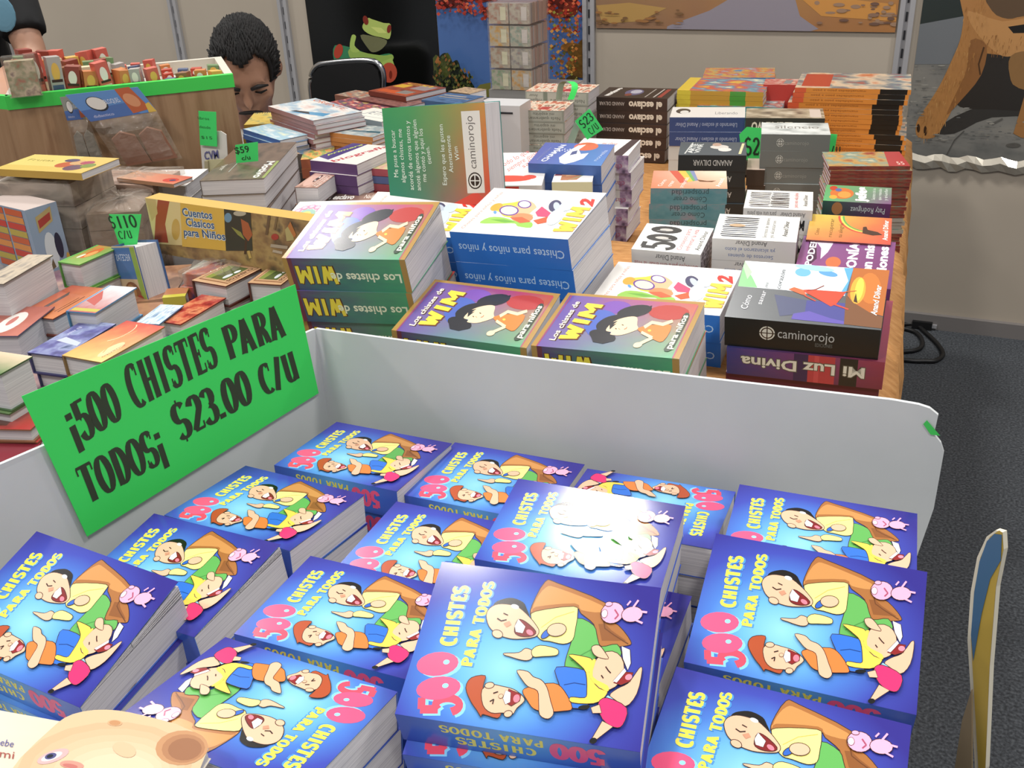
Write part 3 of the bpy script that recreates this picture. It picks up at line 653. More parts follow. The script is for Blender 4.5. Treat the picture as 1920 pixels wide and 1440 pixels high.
# ================================================================== paperbacks on the sloping front display
OFFW = 'e2ddd6'
def crop(ox, oy, k, ops):
    """shift art traced in an enlarged view back to photograph pixels"""
    f = lambda p: (ox + p[0] * k, oy + p[1] * k); out = []
    for o in ops:
        o = list(o)
        if o[0] in 'pl': o[2] = [f(p) for p in o[2]]
        if o[0] == 'l': o[3] *= k
        if o[0] == 'e': o[2], o[3] = f((o[2], o[3])); o[4] *= k; o[5] *= k
        if o[0] in 'tc': o[3:6] = [f(p) for p in o[3:6]]
        out.append(tuple(o))
    return out
def inv(text, x0, x1, z0, z1, col, bold=0):
    """spine title, upside down for a book lying face up"""
    return ('t', col, text, (x1, z1), (x0, z1), (x1, z0), bold)
# --- the girl with the pigtails
WQ = [(380, 310), (1490, 375), (1285, 845), (60, 725)]
wim_bg = bilin('pigtail_cover', '54489c', 'c2382c', '6a4c96', '3f9a66', .18, .3, 4)
wim_sp = bilin('pigtail_spine', '5a3a6e', '4aa06a', '3a4a70', '3a9a6a', .25, .3, 5)
wim = [('p', 'a9823c', [(380, 310), (1490, 375), (1482, 395), (372, 328)]), ('p', 'a9823c', [(1490, 375), (1285, 845), (1235, 838), (1437, 380)]), ('p', 'a9823c', [(380, 310), (402, 318), (98, 730), (60, 725)]),
  ('p', '9a4a68', [(402, 330), (412, 332), (108, 732), (98, 730)]), ('p', 'a8506a', [(1437, 400), (1425, 405), (1222, 836), (1235, 838)]),
  ('e', '7a4fa8', 760, 420, 120, 50), ('e', 'b03a34', 1190, 460, 170, 60), ('e', '4b63b4', 640, 560, 150, 120),
  ('t', '50301c', 'Los chistes de', (258, 690), (478, 384), (212, 684), .03), ('t', 'f0e6cc', 'Los chistes de', (250, 686), (470, 380), (205, 680), .02),
  chunky('WIM', (420, 700), (668, 410), (288, 676), '6a3a20', .27), chunky('WIM', (408, 694), (656, 404), (277, 670), 'f4da18', .21),
  ('e', '2b2b30', 905, 452, 145, 46, 0, -10), ('p', '2b2b30', [(990, 420), (1050, 405), (1040, 440), (1000, 460)]), ('e', '2b2b30', 640, 650, 110, 48, 0, 12), ('p', '2b2b30', [(540, 640), (560, 700), (640, 715), (740, 690), (700, 620)]),
  ('p', '2b2b30', [(590, 570), (640, 520), (720, 488), (830, 478), (860, 510), (770, 530), (720, 560), (690, 612), (620, 625)]),
  ('p', 'f2cfa4', [(668, 605), (720, 545), (790, 512), (880, 494), (928, 505), (925, 560), (935, 592), (890, 615), (790, 645), (705, 640), (712, 620)]), ('p', '2b2b30', [(700, 548), (770, 528), (730, 560), (760, 548), (700, 600)]),
  ('l', 'b88a62', [(770, 590), (785, 600)], 5), ('l', '5a3a28', [(800, 560), (815, 566)], 7), ('l', '5a3a28', [(745, 590), (757, 596)], 7), ('l', 'b8543a', [(818, 598), (835, 592), (842, 580)], 5),
  ('p', 'f07a28', [(930, 590), (1080, 560), (1212, 570), (1142, 697), (1060, 680), (990, 642)]), ('e', 'f6c23a', 1028, 608, 14, 9),
  ('l', 'f2cfa4', [(985, 582), (1050, 542), (1140, 558), (1222, 530)], 26), ('l', 'f2cfa4', [(960, 622), (1052, 668), (985, 700), (930, 725)], 24), ('e', 'f2cfa4', 930, 728, 38, 22, 0, -12),
  ('p', '3c4a3c', [(1150, 765), (1248, 640), (1310, 480), (1362, 482), (1300, 620), (1215, 770)]), ('t', 'f0e6cc', 'para ni\u00f1os', (1212, 764), (1352, 486), (1158, 756), .025)]
wsp = [('p', 'a9823c', [(.955, 0), (1, 0), (1, 1), (.955, 1)]), ('p', 'a9823c', [(0, 0), (.04, 0), (.04, 1), (0, 1)]), ('p', '6a3040', [(.04, 0), (.075, 0), (.075, 1), (.04, 1)]), chunky('WIM', (.43, .78), (.09, .78), (.43, .2), '5a2a10', .27), chunky('WIM', (.425, .76), (.09, .76), (.425, .22), 'e8d418', .2), inv('Los chistes de', .37, .94, .3, .56, 'e6ecc8', .02)]
WIM = Design(wim_bg, wim_sp, ['F'] + flat(crop(980, 480, .2292, wim), hom([(980 + x * .2292, 480 + y * .2292) for x, y in WQ]), .6, sm=True), wsp)
# --- white cover, blue spine
BQ = [(520, 85), (1525, 120), (1175, 525), (105, 455)]
nin = [('t', 'e07a66', 'Chistes para ni\u00f1os y ni\u00f1as', (232, 430), (600, 122), (205, 424), .0), ('p', '8fc04a', [(380, 382), (470, 332), (600, 335), (720, 370), (845, 375), (835, 422), (720, 410), (690, 385), (560, 385)]), ('p', '6aa83a', [(470, 350), (600, 350), (700, 372), (600, 378)]),
  ('p', 'f0c832', [(480, 262), (540, 230), (600, 215), (690, 205), (760, 192), (800, 215), (740, 260), (700, 330), (600, 325), (555, 285)]), ('e', 'f0a030', 535, 245, 60, 28, 0, -20), ('e', '5a9ad8', 520, 290, 14, 14),
  ('e', 'f6b488', 800, 262, 95, 72), ('e', 'f08a5a', 760, 335, 100, 38), ('p', 'e8603a', [(650, 335), (760, 330), (840, 370), (740, 382)]), ('e', '6a4a9a', 645, 275, 88, 44), ('e', 'f6e8c0', 645, 275, 74, 35), ('e', '6a4a9a', 785, 222, 62, 34), ('e', 'f6efd8', 785, 222, 50, 26),
  ('p', 'f2f2ea', [(830, 300), (900, 245), (930, 240), (870, 320)]), ('p', 'e84a70', [(880, 290), (940, 240), (1020, 295), (1000, 330), (900, 325)]), ('p', 'ee5a34', [(860, 360), (1000, 325), (1010, 370), (900, 392)]), ('e', '4a4a68', 1060, 235, 62, 48, 0, -25), ('e', 'b8c0cc', 1075, 240, 30, 38, 0, -25), ('e', 'c4d4e0', 1165, 235, 72, 40, 0, -20), ('e', 'c8dae4', 1060, 330, 95, 50, 0, -40),
  chunky('WIM', (1205, 472), (1388, 254), (1037, 454), 'd09a30', .25), chunky('WIM', (1200, 470), (1382, 252), (1032, 452), 'f2d52c', .2), ('t', 'd8342c', '2', (1392, 240), (1412, 178), (1282, 222), .05)]
white_cov = mat(OFFW, .3, 'cover'); blue_sp = mat('1c72cc', .35, 'cover')
NIN = Design(white_cov, blue_sp, ['F'] + flat(crop(820, 340, .2083, nin), hom([(820 + x * .2083, 340 + y * .2083) for x, y in BQ]), .6, sm=True), [inv('Chistes para ni\u00f1os y ni\u00f1os', .06, .955, .36, .62, 'b8d8f4', .005)])
g = 'paperbacks on the sloping display'
stack('pigtail_girl_book', 'paperback with pigtailed girl cover', 'of the pile by the green sign', pose(-.943, 1.194, .955, 6.7, 9.6, -3.2), .21, .165, .0575, [WIM] * 3, g, lift=.014, jit=.002)
book('dark_filler_book', 'dark paperback lowest under the pigtail pile by the sign', 'book', pose(-.943, 1.194, .955, 6.7, 9.6, -3.2) @ T3(.01, .005, -.174), .19, .155, .026, Design(mat('3a2a40'), mat('3a2a40')), g)
stack('blue_spine_book', 'white paperback with blue spine', 'of the pile with readable titles', pose(-.737, 1.368, .962, -2.4, 8.2, -2.9), .21, .165, .054, [NIN] * 3, g, lift=.004, jit=.003)
stack('pigtail_girl_book', 'paperback with pigtailed girl cover', 'of the low pile behind the bin', pose(-.726, 1.146, .883, 4.2, 6.2, 1.5), .21, .165, .046, [WIM] * 3, g, jit=.002)
stack('pigtail_girl_book', 'paperback with pigtailed girl cover', 'of the middle pile behind the bin', pose(-.508, 1.158, .885, 2.3, 5.4, -2.1), .21, .165, .0465, [WIM] * 3, g, jit=.002)
stack('blue_spine_book', 'white paperback with blue spine', 'of the pile touching the black book', pose(-.502, 1.371, .864, .9, 4.5, -1.8), .21, .165, .047, [NIN] * 2, g, jit=.002)
stack('blue_spine_book', 'white paperback with blue spine', 'beneath the standing green book', pose(-.955, 1.385, .935, 8, 7, 0), .21, .165, .046, [NIN] * 3, g, lift=.004)
# --- mandala booklet
md = [('e', 'e8a8bc', .22, .5, .2, .36), ('e', OFFW, .22, .5, .165, .30)] + [('e', 'e090b0', .22 + .16 * math.cos(k * .524), .5 + .29 * math.sin(k * .524), .045, .08) for k in range(12)] + [('e', 'f4c0d0', .22 + .16 * math.cos(k * .524), .5 + .29 * math.sin(k * .524), .03, .055) for k in range(12)] + \
     [('e', '9ac0b0', .22 + .085 * math.cos(k * .524 + .2), .5 + .15 * math.sin(k * .524 + .2), .03, .05) for k in range(12)] + [('e', 'c8d870', .22, .5, .06, .105), ('t', 'e07070', 'mandalas', (.72, .1), (.72, .9), (.66, .1))]
M_, W_, D_ = quad((560, 378), (706, 375), (672, 428), (520, 430), .9)
stack('mandala_book', 'white book with pink flower mandala', 'behind the pigtail covers', M_, W_, D_, .039, [Design(white_cov, white_cov, md)] * 4, g)
# --- black book with logo, and the book beneath it
def logo(cx, cy, r, col, bgc):
    return [('e', col, cx, cy, r, r * 4.5), ('e', bgc, cx, cy, r * .82, r * .82 * 4.5), ('e', col, cx, cy, r * .66, r * .66 * 4.5), ('p', bgc, [(cx - r * .07, cy - r * 4.4), (cx + r * .07, cy - r * 4.4), (cx + r * .07, cy + r * 4.4), (cx - r * .07, cy + r * 4.4)]), ('p', bgc, [(cx - r, cy - r * .3), (cx + r, cy - r * .3), (cx + r, cy + r * .3), (cx - r, cy + r * .3)])]
EQ = [(365, 105), (1690, 150), (1600, 735), (195, 575)]
cor = [('p', 'e8f0f0', [(365, 105), (1320, 138), (1235, 400), (880, 380), (700, 350), (305, 320)]), ('p', '7cc07a', [(355, 135), (420, 240), (460, 330), (305, 320)]), ('p', 'a8d8a0', [(365, 105), (420, 200), (380, 260), (350, 160)]),
  ('e', '6aaee4', 850, 190, 70, 38), ('e', '5a9ade', 1080, 195, 90, 26, 0, 10), ('e', '9ccbee', 960, 150, 180, 24, 0, 5), ('p', '58a4e6', [(1230, 140), (1322, 138), (1240, 390), (1190, 380), (1270, 260)]), ('e', 'c4e2f2', 760, 260, 60, 30),
  ('p', '4f4f8e', [(880, 440), (1240, 470), (1225, 668), (760, 610), (860, 560)]), ('p', '565a74', [(600, 390), (880, 440), (860, 560), (640, 580)]), ('p', '6558a8', [(760, 560), (900, 540), (1100, 610), (1225, 640), (1225, 668), (740, 608)]),
  ('p', 'b4662a', [(1320, 138), (1690, 150), (1620, 600), (1480, 560), (1320, 470), (1260, 400)]), ('p', '7a5236', [(1250, 400), (1330, 470), (1480, 560), (1620, 610), (1604, 720), (1225, 668), (1240, 470)]), ('e', 'c8742c', 1490, 330, 110, 150), ('e', 'e0a22c', 1365, 350, 75, 130, 0, 12), ('e', 'f2d838', 1378, 340, 40, 110, 0, 12), ('p', '4a3826', [(1320, 455), (1345, 370), (1360, 470)]),
  ('p', 'e04a30', [(830, 350), (900, 345), (1250, 366), (1150, 480), (1100, 500), (960, 420)]), ('p', 'd8663a', [(720, 345), (770, 325), (850, 350), (880, 400), (830, 390)]), ('l', '8a3020', [(880, 358), (960, 345), (1040, 308)], 7), ('l', 'c84a38', [(1100, 470), (1270, 530)], 14), ('l', 'c84a38', [(860, 400), (960, 450)], 10), ('l', 'b86030', [(1220, 368), (1350, 355)], 8),
  ('t', 'e8e8e8', 'C\u00f3mo', (372, 518), (418, 402), (318, 508)), ('t', 'e8e8e8', 'sanar', (490, 480), (535, 365), (450, 470)), ('t', '8a8a8a', 'mi', (545, 330), (556, 290), (512, 324)), ('t', '6a6a6e', 'coraz\u00f3n', (650, 345), (700, 178), (610, 335)), ('t', 'f4f0ea', 'Anand Dilvar', (1552, 595), (1606, 305), (1490, 580), .02)]
grey_cov = mat('55585a', .3, 'cover'); blk = mat('161a18', .3, 'cover')
COR = Design(grey_cov, blk, ['F'] + flat(crop(1320, 470, .2083, cor), hom([(1320 + x * .2083, 470 + y * .2083) for x, y in EQ]), .6), logo(.285, .56, .052, 'd8d8c8', '3a2a1c') + [('t', 'b8bcb8', 'caminorojo', (.355, .44), (.72, .44), (.355, .76)), ('t', '6a706c', 'EDICIONES', (.6, .25), (.71, .25), (.6, .37))])
luz_sp = bilin('light_book_spine', '3c3f86', '9a3a50', '35386e', '7a2e40', .1, .3)
LUZ = Design(luz_sp, luz_sp, [], [('p', 'b83c40', [(.53, 0), (.7, 0), (.7, 1), (.53, 1)]), ('p', '1e2422', [(.73, 0), (.84, 0), (.84, 1), (.73, 1)]), ('p', 'c84a4c', [(.57, 0), (.6, 0), (.6, 1), (.57, 1)]), ('p', '3a2a50', [(.44, 0), (.53, 0), (.53, 1), (.44, 1)]), inv('Mi Luz Divina', .09, .89, .33, .72, '5a5a48', .06), inv('Mi Luz Divina', .095, .885, .34, .71, 'dcdcc8', .025)])
EM = pose(-.269, 1.297, .904, 2.5, 9.3, -1.3)
book('black_spine_book', 'black-spined paperback with red kite-like figure, topmost by the cloth edge', 'book', EM, .2085, .163, .048, COR, g)
book('violet_red_book', 'violet and red spined paperback with ornate pale lettering', 'book', EM @ T3(.004, -.004, -.0485), .214, .163, .046, LUZ, g)
book('dark_red_book', 'dark red paperback lowest in the pile by the cloth edge', 'book', EM @ T3(.002, 0, -.095), .212, .163, .036, Design(mat('5a2030'), mat('5a2030')), g)
# --- small boxed books: 500, kamasutra, meditaciones
side = noisemat('marbled_case_side', ['1c1c20', '8a8088', 'd8d0d4'], (9, 9, 9), 'UV', .35, 5, 0, .38, .62)
def mini(nm, desc, where, M, W, D, T, d, n, sidem, gg):
    for i in range(n):
        r = book(nm, f'{desc}, {ordn(i)} {where}', 'book', M @ T3(0, 0, -T * i - .0004 * i), W, D, T, d, gg, front=(i == 0))
        s = MB(); s.face([(W / 2 + .0003, -D / 2, .001), (W / 2 + .0003, D / 2 - .004, .001), (W / 2 + .0003, D / 2 - .004, T - .001), (W / 2 + .0003, -D / 2, T - .001)], sidem, [(0, 0), (1, 0), (1, 1), (0, 1)])
        link('side_print', s.mesh('side_print'), r)
lite = mat('dcdad2', .35, 'cover'); pale = mat('d6d5d0', .35, 'cover')
stripes = lambda x0, x1, y0, y1, n: [('p', rr.choice(['3a3e48', '5a5e68', '2a2c34']), [(x0 + rr.uniform(0, .05), y0 + (y1 - y0) * k / n), (x0 + (x1 - x0) * .5, y0 + (y1 - y0) * (k + rr.uniform(-.2, .2)) / n), (x1 - rr.uniform(0, .04), y0 + (y1 - y0) * k / n), (x1, y0 + (y1 - y0) * (k + .45) / n), (x0 + (x1 - x0) * .5, y0 + (y1 - y0) * (k + rr.uniform(.4, .6)) / n), (x0, y0 + (y1 - y0) * (k + .5) / n)]) for k in range(n)]
d500 = Design(lite, pale, [chunky('5', (.57, .05), (.57, .36), (.12, .05), '1c1c1e', .2), ('e', '1c1c1e', .34, .49, .23, .14), ('e', 'b8b4ac', .34, .49, .1, .05), ('e', '1c1c1e', .34, .80, .23, .14), ('e', 'b8b4ac', .34, .80, .1, .05), ('p', '8a8a88', [(.36, .42), (.5, .42), (.48, .46), (.36, .46)]), ('p', '7a7a78', [(.2, .74), (.34, .74), (.34, .77), (.22, .77)]),
   ('t', 'd06a72', 'Consejos para', (.70, .1), (.70, .9), (.63, .1)), ('t', 'd06a72', 'enfrentar la vida', (.81, .1), (.81, .9), (.74, .1)), ('t', '3a3a3a', 'Anand Dilvar', (.95, .14), (.95, .86), (.88, .14))],
   [inv('Anand Dilvar', .35, .78, .62, .86, '3a3a3a'), inv('Consejos para enfrentar la vida', .04, .97, .25, .5, 'b86a70')])
mini('advice_book', 'small boxed book numbered 500', 'beside the white stacks', pose(-.49, 1.56, .893, 1.3, 8.4, -.5), .12, .1, .043, d500, 2, side, 'small boxed books')
KQ = bilin('case_side_blue', '4a5a80', '3a4a68', 'b08050', '20242c', .12, .3)
dk = Design(lite, pale, stripes(.08, .52, .1, .92, 11) + [('e', 'b89a78', .26, .55, .1, .06), ('t', '9a9a98', 'Secretos de quienes', (.64, .12), (.64, .9), (.59, .12)), ('t', '9a9a98', 'ya alcanzaron', (.72, .12), (.72, .8), (.67, .12)), ('t', '4a4a4a', 'Anand Dilvar', (.88, .2), (.88, .8), (.82, .2))],
   [inv('Anand Dilvar', .28, .66, .72, .94, '33363a'), inv('ya alcanzaron el \u00e9xito', .16, .76, .44, .62, '5a74a8'), inv('Secretos de quienes', .2, .74, .14, .32, '5a74a8')])
mini('secrets_book', 'small boxed book with striped lettering', 'next to the rainbow cover', pose(-.354, 1.571, .922, 6.4, 6.3, -.4), .135, .1, .039, dk, 3, KQ, 'small boxed books')
dm = Design(lite, pale, stripes(.06, .38, .1, .92, 9) + stripes(.38, .66, .1, .92, 9) + [('t', 'd06a72', 'para una vida plena', (.78, .12), (.78, .9), (.72, .12)), ('t', '5a5a5a', 'Anand Dilvar', (.92, .2), (.92, .8), (.86, .2))], [inv('MEDITACIONES', .1, .9, .18, .56, '202224', .05), inv('para una vida plena', .06, .48, .7, .88, '4a4a4a'), inv('Anand Dilvar', .54, .9, .7, .88, '4a4a4a')])
KS = bilin('case_side_dark', '3a3a44', '8a3a34', '1c1c22', '50505a', .12, .3)
M_, W_ = edge((1394, 390), (1524, 395), .93); mini('meditation_book', 'small boxed book of meditations', 'below the grey logo pile', M_, W_, .115, .045, dm, 4, KS, 'small boxed books')
# --- rainbow, purple and green covers by the cloth edge
rb_bg = bilin('rainbow_cover', 'd8b838', 'c05a34', 'd8783a', 'c8483a', .15, .3, 3)
rb = [('l', 'd84a34', ell(.72, .98, .36, .62, 12, 0, 180, 262), .03), ('l', 'e8d048', ell(.72, .98, .335, .58, 12, 0, 180, 262), .025), ('l', '5aa04a', ell(.72, .98, .31, .54, 12, 0, 180, 262), .025), ('p', '4a3226', [(.66, .36), (.78, .30), (.9, .34), (.84, .44), (.72, .5), (.7, .62), (.66, .6)]), ('t', '6a5a2a', 'C\u00f3mo', (.14, .2), (.14, .45), (.09, .2)), ('t', '6a5a2a', 'recuperar', (.30, .15), (.30, .85), (.25, .15)), ('t', '6a5a2a', 'tu alegr\u00eda', (.42, .15), (.42, .7), (.37, .15)), ('t', 'f2ece0', 'Anand Dilvar', (.96, .15), (.96, .9), (.90, .15), .02)]
RB = Design(rb_bg, mat('6a3440'), rb)
stack('rainbow_book', 'orange paperback with rainbow cover', 'of the pile near the cloth edge', pose(-.216, 1.669, .901, 4.9, 8.3, -.1), .135, .1, .018, [RB] * 4, g)
pur_bg = bilin('purple_cover', '7c5086', '7c4476', '94467c', '6c3464', .2, .3, 4)
pu = [('p', 'd8d0dc', [(.1, .98), (.36, 1), (.3, .66), (.24, .5), (.22, .74)]), ('p', '4a2a4a', [(.06, 1), (.14, .98), (.2, .5), (.12, .3)]), ('e', 'c86a40', .38, .45, .08, .12), ('t', 'f2ecf2', 'EL PODER', (.16, .1), (.16, .95), (.09, .1), .03), ('t', 'f2ecf2', 'ARMON\u00cdA', (.62, -.1), (.62, .92), (.52, -.1), .04), ('t', 'f2ecf2', 'en mis', (.78, .3), (.78, .9), (.68, .3), .04), ('t', 'f2ecf2', 'relaciones', (.93, -.1), (.93, .88), (.83, -.1), .04)]
a_ = boardz(1.45); M_, W_, D_ = quad((1503, 458), (1676, 470), (1672, 545), (1488, 524), .884)
PU = Design(pur_bg, mat('6a2a64'), pu)
stack('purple_book', 'purple paperback with white lettering', 'behind the black-spined book', M_ @ Matrix.Rotation(R(5), 4, 'X'), W_, D_, .024, [PU, PU, PU], g, jit=.002)
M_, W_, D_ = quad((1548, 385), (1668, 392), (1663, 430), (1536, 420), .885)
stack('violet_book', 'violet paperback with silver lettering', 'behind the rainbow cover', M_, W_, D_, .02, [Design(mat('4a4486'), mat('4a4486'), [('e', 'd8d8e4', .1, .75, .08, .3), ('e', '4a4486', .1, .75, .055, .22), ('t', 'c8c8e0', 'angeles', (.3, .5), (.85, .5), (.3, .85), .03), ('p', 'd8c870', [(.9, .3), (1, .3), (1, .9), (.9, .9)])])] * 3, g)
gr_bg = bilin('green_cover', '4a9a5a', '6a8a6a', '4aa868', '7a4a78', .15, .3, 4)
gr = [('e', 'c86a30', .26, .5, .18, .34), ('e', 'd8a030', .14, .25, .06, .12), ('e', 'b83a2a', .12, .8, .06, .14), ('e', '4a62a0', .2, .7, .05, .1), ('e', 'e0903a', .3, .42, .1, .2), ('t', 'f0ece4', 'jefes', (.62, .05), (.62, .95), (.47, .05), .06), ('t', 'd8e0d4', 'Secretos de los', (.76, .2), (.76, .9), (.71, .2)), ('t', 'd8e0d4', 'que mandan', (.85, .2), (.85, .9), (.8, .2)), ('t', 'd8e0d4', 'y triunfan', (.94, .2), (.94, .9), (.89, .2))]
GRN = Design(gr_bg, bilin('green_book_spine', '2a5a4a', '6a2a60', '24443c', '5a2450', .1, .3), gr, [('e', 'b0743a', .22, .5, .08, .45), inv('Paty Rodriguez', .42, .92, .25, .65, 'c8d0c8')])
M_, W_ = edge((1543, 376), (1671, 383), .925)
stack('green_book', 'green paperback with white title', 'of the pile by the brown magazines', M_, W_, .105, .026, [GRN] * 6, g, jit=.002)
# --- prosperity pile
pr_bg = bilin('prosperity_cover', 'd08a70', 'e8d8c0', 'c87a58', 'd89a78', .12, .3, 4)
ps = [('p', 'c8584a', [(.22, 1), (.34, 1), (.48, .35), (.38, .3)]), ('p', 'd8b848', [(.34, 1), (.44, 1), (.55, .4), (.48, .35)]), ('p', '6aa860', [(.44, 1), (.5, 1), (.58, .42), (.55, .4)]), ('p', '7a8ab0', [(.5, 1), (.56, 1), (.62, .45), (.58, .42)]), ('p', '6a4a38', [(.6, .5), (.74, .42), (.86, .44), (.8, .36), (.64, .38)]), ('t', 'f4ece4', 'C\u00f3mo', (.14, .12), (.2, .48), (.08, .12)), ('t', 'f4ece4', 'crear', (.26, .1), (.31, .42), (.2, .1)), ('t', 'f4ece4', 'prosperidad', (.42, .05), (.5, .6), (.36, .05)), ('t', 'f4ece4', 'Anand', (.9, .1), (.97, .55), (.84, .1), .02)]
pr_sp = noisemat('prosperity_spine', ['3a7a84', '5a8a90', '9a7a84'], (3, 1, 1), 'UV', .35)
PRO = Design(pr_bg, pr_sp, ps, [inv('prosperidad', .28, .76, .55, .9, '2a4448'), inv('C\u00f3mo crear', .3, .74, .14, .48, '2a4448')])
M_, W_ = edge((1220, 353), (1364, 354), .932)
stack('prosperity_book', 'teal-spined paperback with rainbow hand cover', 'behind the boxed books', M_, W_, .125, .0305, [PRO] * 6, g, jit=.003)
# ================================================================== flat stacks on the back of the table
g2 = 'paperback stacks at the back of the table'
def solid(h, t=None): return mat(h, .35, 'cover')
# --- el esclavo
esc = Design(solid('2e2826'), bilin('slave_book_spine', '1a1718', '43302a', '161415', '3c2c28', .12, .35), [('p', 'd8d4cc', [(.08, .15), (.12, .15), (.2, .9), (.16, .9)]), ('t', 'e8e4dc', 'esclavo', (.15, .15), (.22, .95), (.07, .15), .03), ('e', '5a5a80', .45, .55, .13, .3), ('e', 'b0b0c0', .47, .6, .08, .18), ('e', '7a3a34', .4, .3, .05, .12), ('p', 'a8a098', [(.66, .1), (.68, .1), (.72, .9), (.7, .9)]), ('p', '9a3a34', [(.84, .1), (.9, .1), (.93, .9), (.87, .9)]), ('p', 'c8c0b8', [(.78, .1), (.8, .1), (.84, .9), (.82, .9)])],
   [inv('el esclavo', .46, .93, .2, .72, 'd8ccb8', .04), inv('ANAND DILVAR', .04, .4, .38, .66, 'a8a098', .01)])
stack('black_novel', 'black paperback with cream spine title', 'of its tall stack', pose(-.926, 2.616, .926, 4.3, 0, 0), .195, .14, .0345, [esc] * 5, g2, jit=.003)
# --- grey logo stack
gl = Design(noisemat('silver_cover', ['8a9290', 'c8ccc8', 'dcdeda'], (3, 4, 3), 'UV', .35), mat('6a706c', .4, 'cover'), [('t', '8a8a86', 'silencio', (.2, .5), (.85, .5), (.2, .75))], logo(.285, .5, .055, 'b8bcb4', '50544e') + [('t', '8e938c', 'caminorojo', (.35, .38), (.7, .38), (.35, .62))])
gm, gw = edge((1427.5, 251.5), (1557.7, 252.8), .938)
stack('grey_logo_book', 'grey paperback with circle logo', 'in front of a green card', gm, gw, .115, .037, [gl] * 5, g2, jit=.002)
# --- big green card behind it
def tagcard(name, label, pts, h='1fd45c', parts=(), cat='price tag', th=.0008):
    """thin card through 3-D corner points, front face to the viewer"""
    P = [Vector(p) for p in pts]; o = P[0]; M = frame(o, P[1] - P[0], P[-1] - P[0]); r = thing(name, label, cat, M); Mi = M.inverted()
    s = MB(); extr([Mi @ p for p in P], (0, 0, -th), mat(h, .7, 'fluorescent_paper'), s); s.obj('card', r)
    if parts:
        s = MB(); emit(s, flat(parts), lambda u, v, k: ((P[1] - o).length * u, (P[-1] - o).length * v, .0004 + k), .6); s.obj('lettering', r)
    return r
yc = 2.42
tagcard('green_card', 'large green price card standing behind the grey logo stack', [onY(p, yc) for p in ((1392, 300), (1562, 302), (1570, 252), (1400, 238), (1386, 252))], parts=[chunky('$25', (.02, .2), (.28, .2), (.02, .85), '14301c', .16), chunky('C/U', (.9, .15), (1.08, .15), (.9, .55), '14301c', .12)])
# --- liberando
lib = Design(white_cov, mat('33497c', .38, 'cover'), [('e', '3a3a44', .16, .6, .1, .25), ('e', OFFW, .18, .5, .06, .16), ('t', '8a8a90', 'Liberando', (.6, .3), (.9, .3), (.6, .55))], [inv('Liberando al esclavo / Anand Dilvar', .08, .9, .32, .62, 'a8b4cc')])
lg = Design(white_cov, mat('c6c8c4', .4, 'cover'))
M_, W_ = edge((1255.6, 220), (1397, 220.5), .905)
stack('blue_freedom_book', ['white paperback with dark blue spine', 'white paperback with dark blue spine', 'pale grey spined paperback'], 'beside the black paperbacks', M_, W_, .125, .0365, [lib, lib, lg, lg], g2, jit=.002)
els = Design(noisemat('sepia_cover', ['4a443c', 'a89a80', 'd8ccb4'], (4, 3, 3), 'UV', .35), mat('3a3834', .4, 'cover'), [('p', 'd8ccc0', [(.82, .1), (.96, .1), (.96, .9), (.82, .9)])], [inv('EL ESCLAVO', .08, .6, .15, .7, 'e0dcc8', .04), inv('Anand Dilvar', .66, .95, .3, .6, 'a8a498')])
M_, W_ = edge((1398, 221), (1547, 222), .905)
stack('sepia_novel', 'sepia-covered paperback with dark spine', 'behind the grey logo stack', M_, W_, .115, .0365, [els] * 4, g2, jit=.002)
# --- slate covers
sl_ops = [('p', 'c8ccc8', [(.08, .1), (.1, .1), (.2, .95), (.18, .95)]), ('t', 'd8dcd8', 'ARTE', (.2, .15), (.27, .85), (.12, .15), .03), ('t', 'd8dcd8', 'VIVIR', (.3, .15), (.36, .85), (.22, .15), .02), ('e', 'd0ccc4', .6, .62, .14, .16), ('e', 'dcd8d0', .68, .42, .1, .14), ('e', 'b89a88', .56, .8, .07, .12), ('p', 'd8d4a0', [(.88, .1), (.92, .1), (.98, .9), (.94, .9)])]
slt = Design(solid('44525a'), mat('20282a', .4, 'cover'), sl_ops, [inv('ANAND DILVAR', .22, .8, .35, .7, 'b8bcb8', .01)])
M_, W_ = edge((1272, 290.6), (1400, 291.5), .902)
stack('slate_book', 'slate grey paperback with black spine', 'behind the teal-spined pile', M_, W_, .12, .0365, [slt] * 4, g2, jit=.003)
brn = Design(solid('c8b0a0'), mat('3a3028', .4, 'cover'))
M_, W_ = edge((1400, 318), (1424, 318.5), .86); stack('brown_spine_book', 'brown-spined small paperback', 'between slate and grey stacks', M_, .04, .1, .0365, [brn] * 3, g2)
# --- grey-green 'espiritu' stacks
def esp(): 
    return Design(noisemat('people_cover', ['b8583c', 'd8a080', 'e8d8c0', '8a6a50'], (14, 3, 3), 'UV', .4, 2, 0, .35, .65), mat('8f958a', .42, 'cover'), [('p', 'c03a34', [(.55, .1), (.72, .1), (.75, .4), (.58, .4)]), ('p', 'e8dcc8', [(.1, .2), (.13, .2), (.22, .9), (.19, .9)]), ('p', 'e8dcc8', [(.25, .2), (.28, .2), (.36, .9), (.33, .9)])],
      [('p', '6f7a6c', [(.29, 0), (.35, 0), (.35, 1), (.29, 1)]), ('p', 'a4a89c', [(.36, .1), (.97, .1), (.97, .92), (.36, .92)]), ('p', 'a4a89c', [(.02, .1), (.28, .1), (.28, .92), (.02, .92)]), inv('Nada quebrantar\u00e1', .4, .94, .18, .45, '5a5e56'), inv('mi esp\u00edritu', .5, .84, .56, .82, '5a5e56'), inv('Preguntas', .03, .26, .2, .45, '5a5e56'), inv('Anuar', .06, .2, .56, .8, '5a5e56')])
ES = esp()
M_, W_ = edge((942.7, 206), (1057, 208), .905)
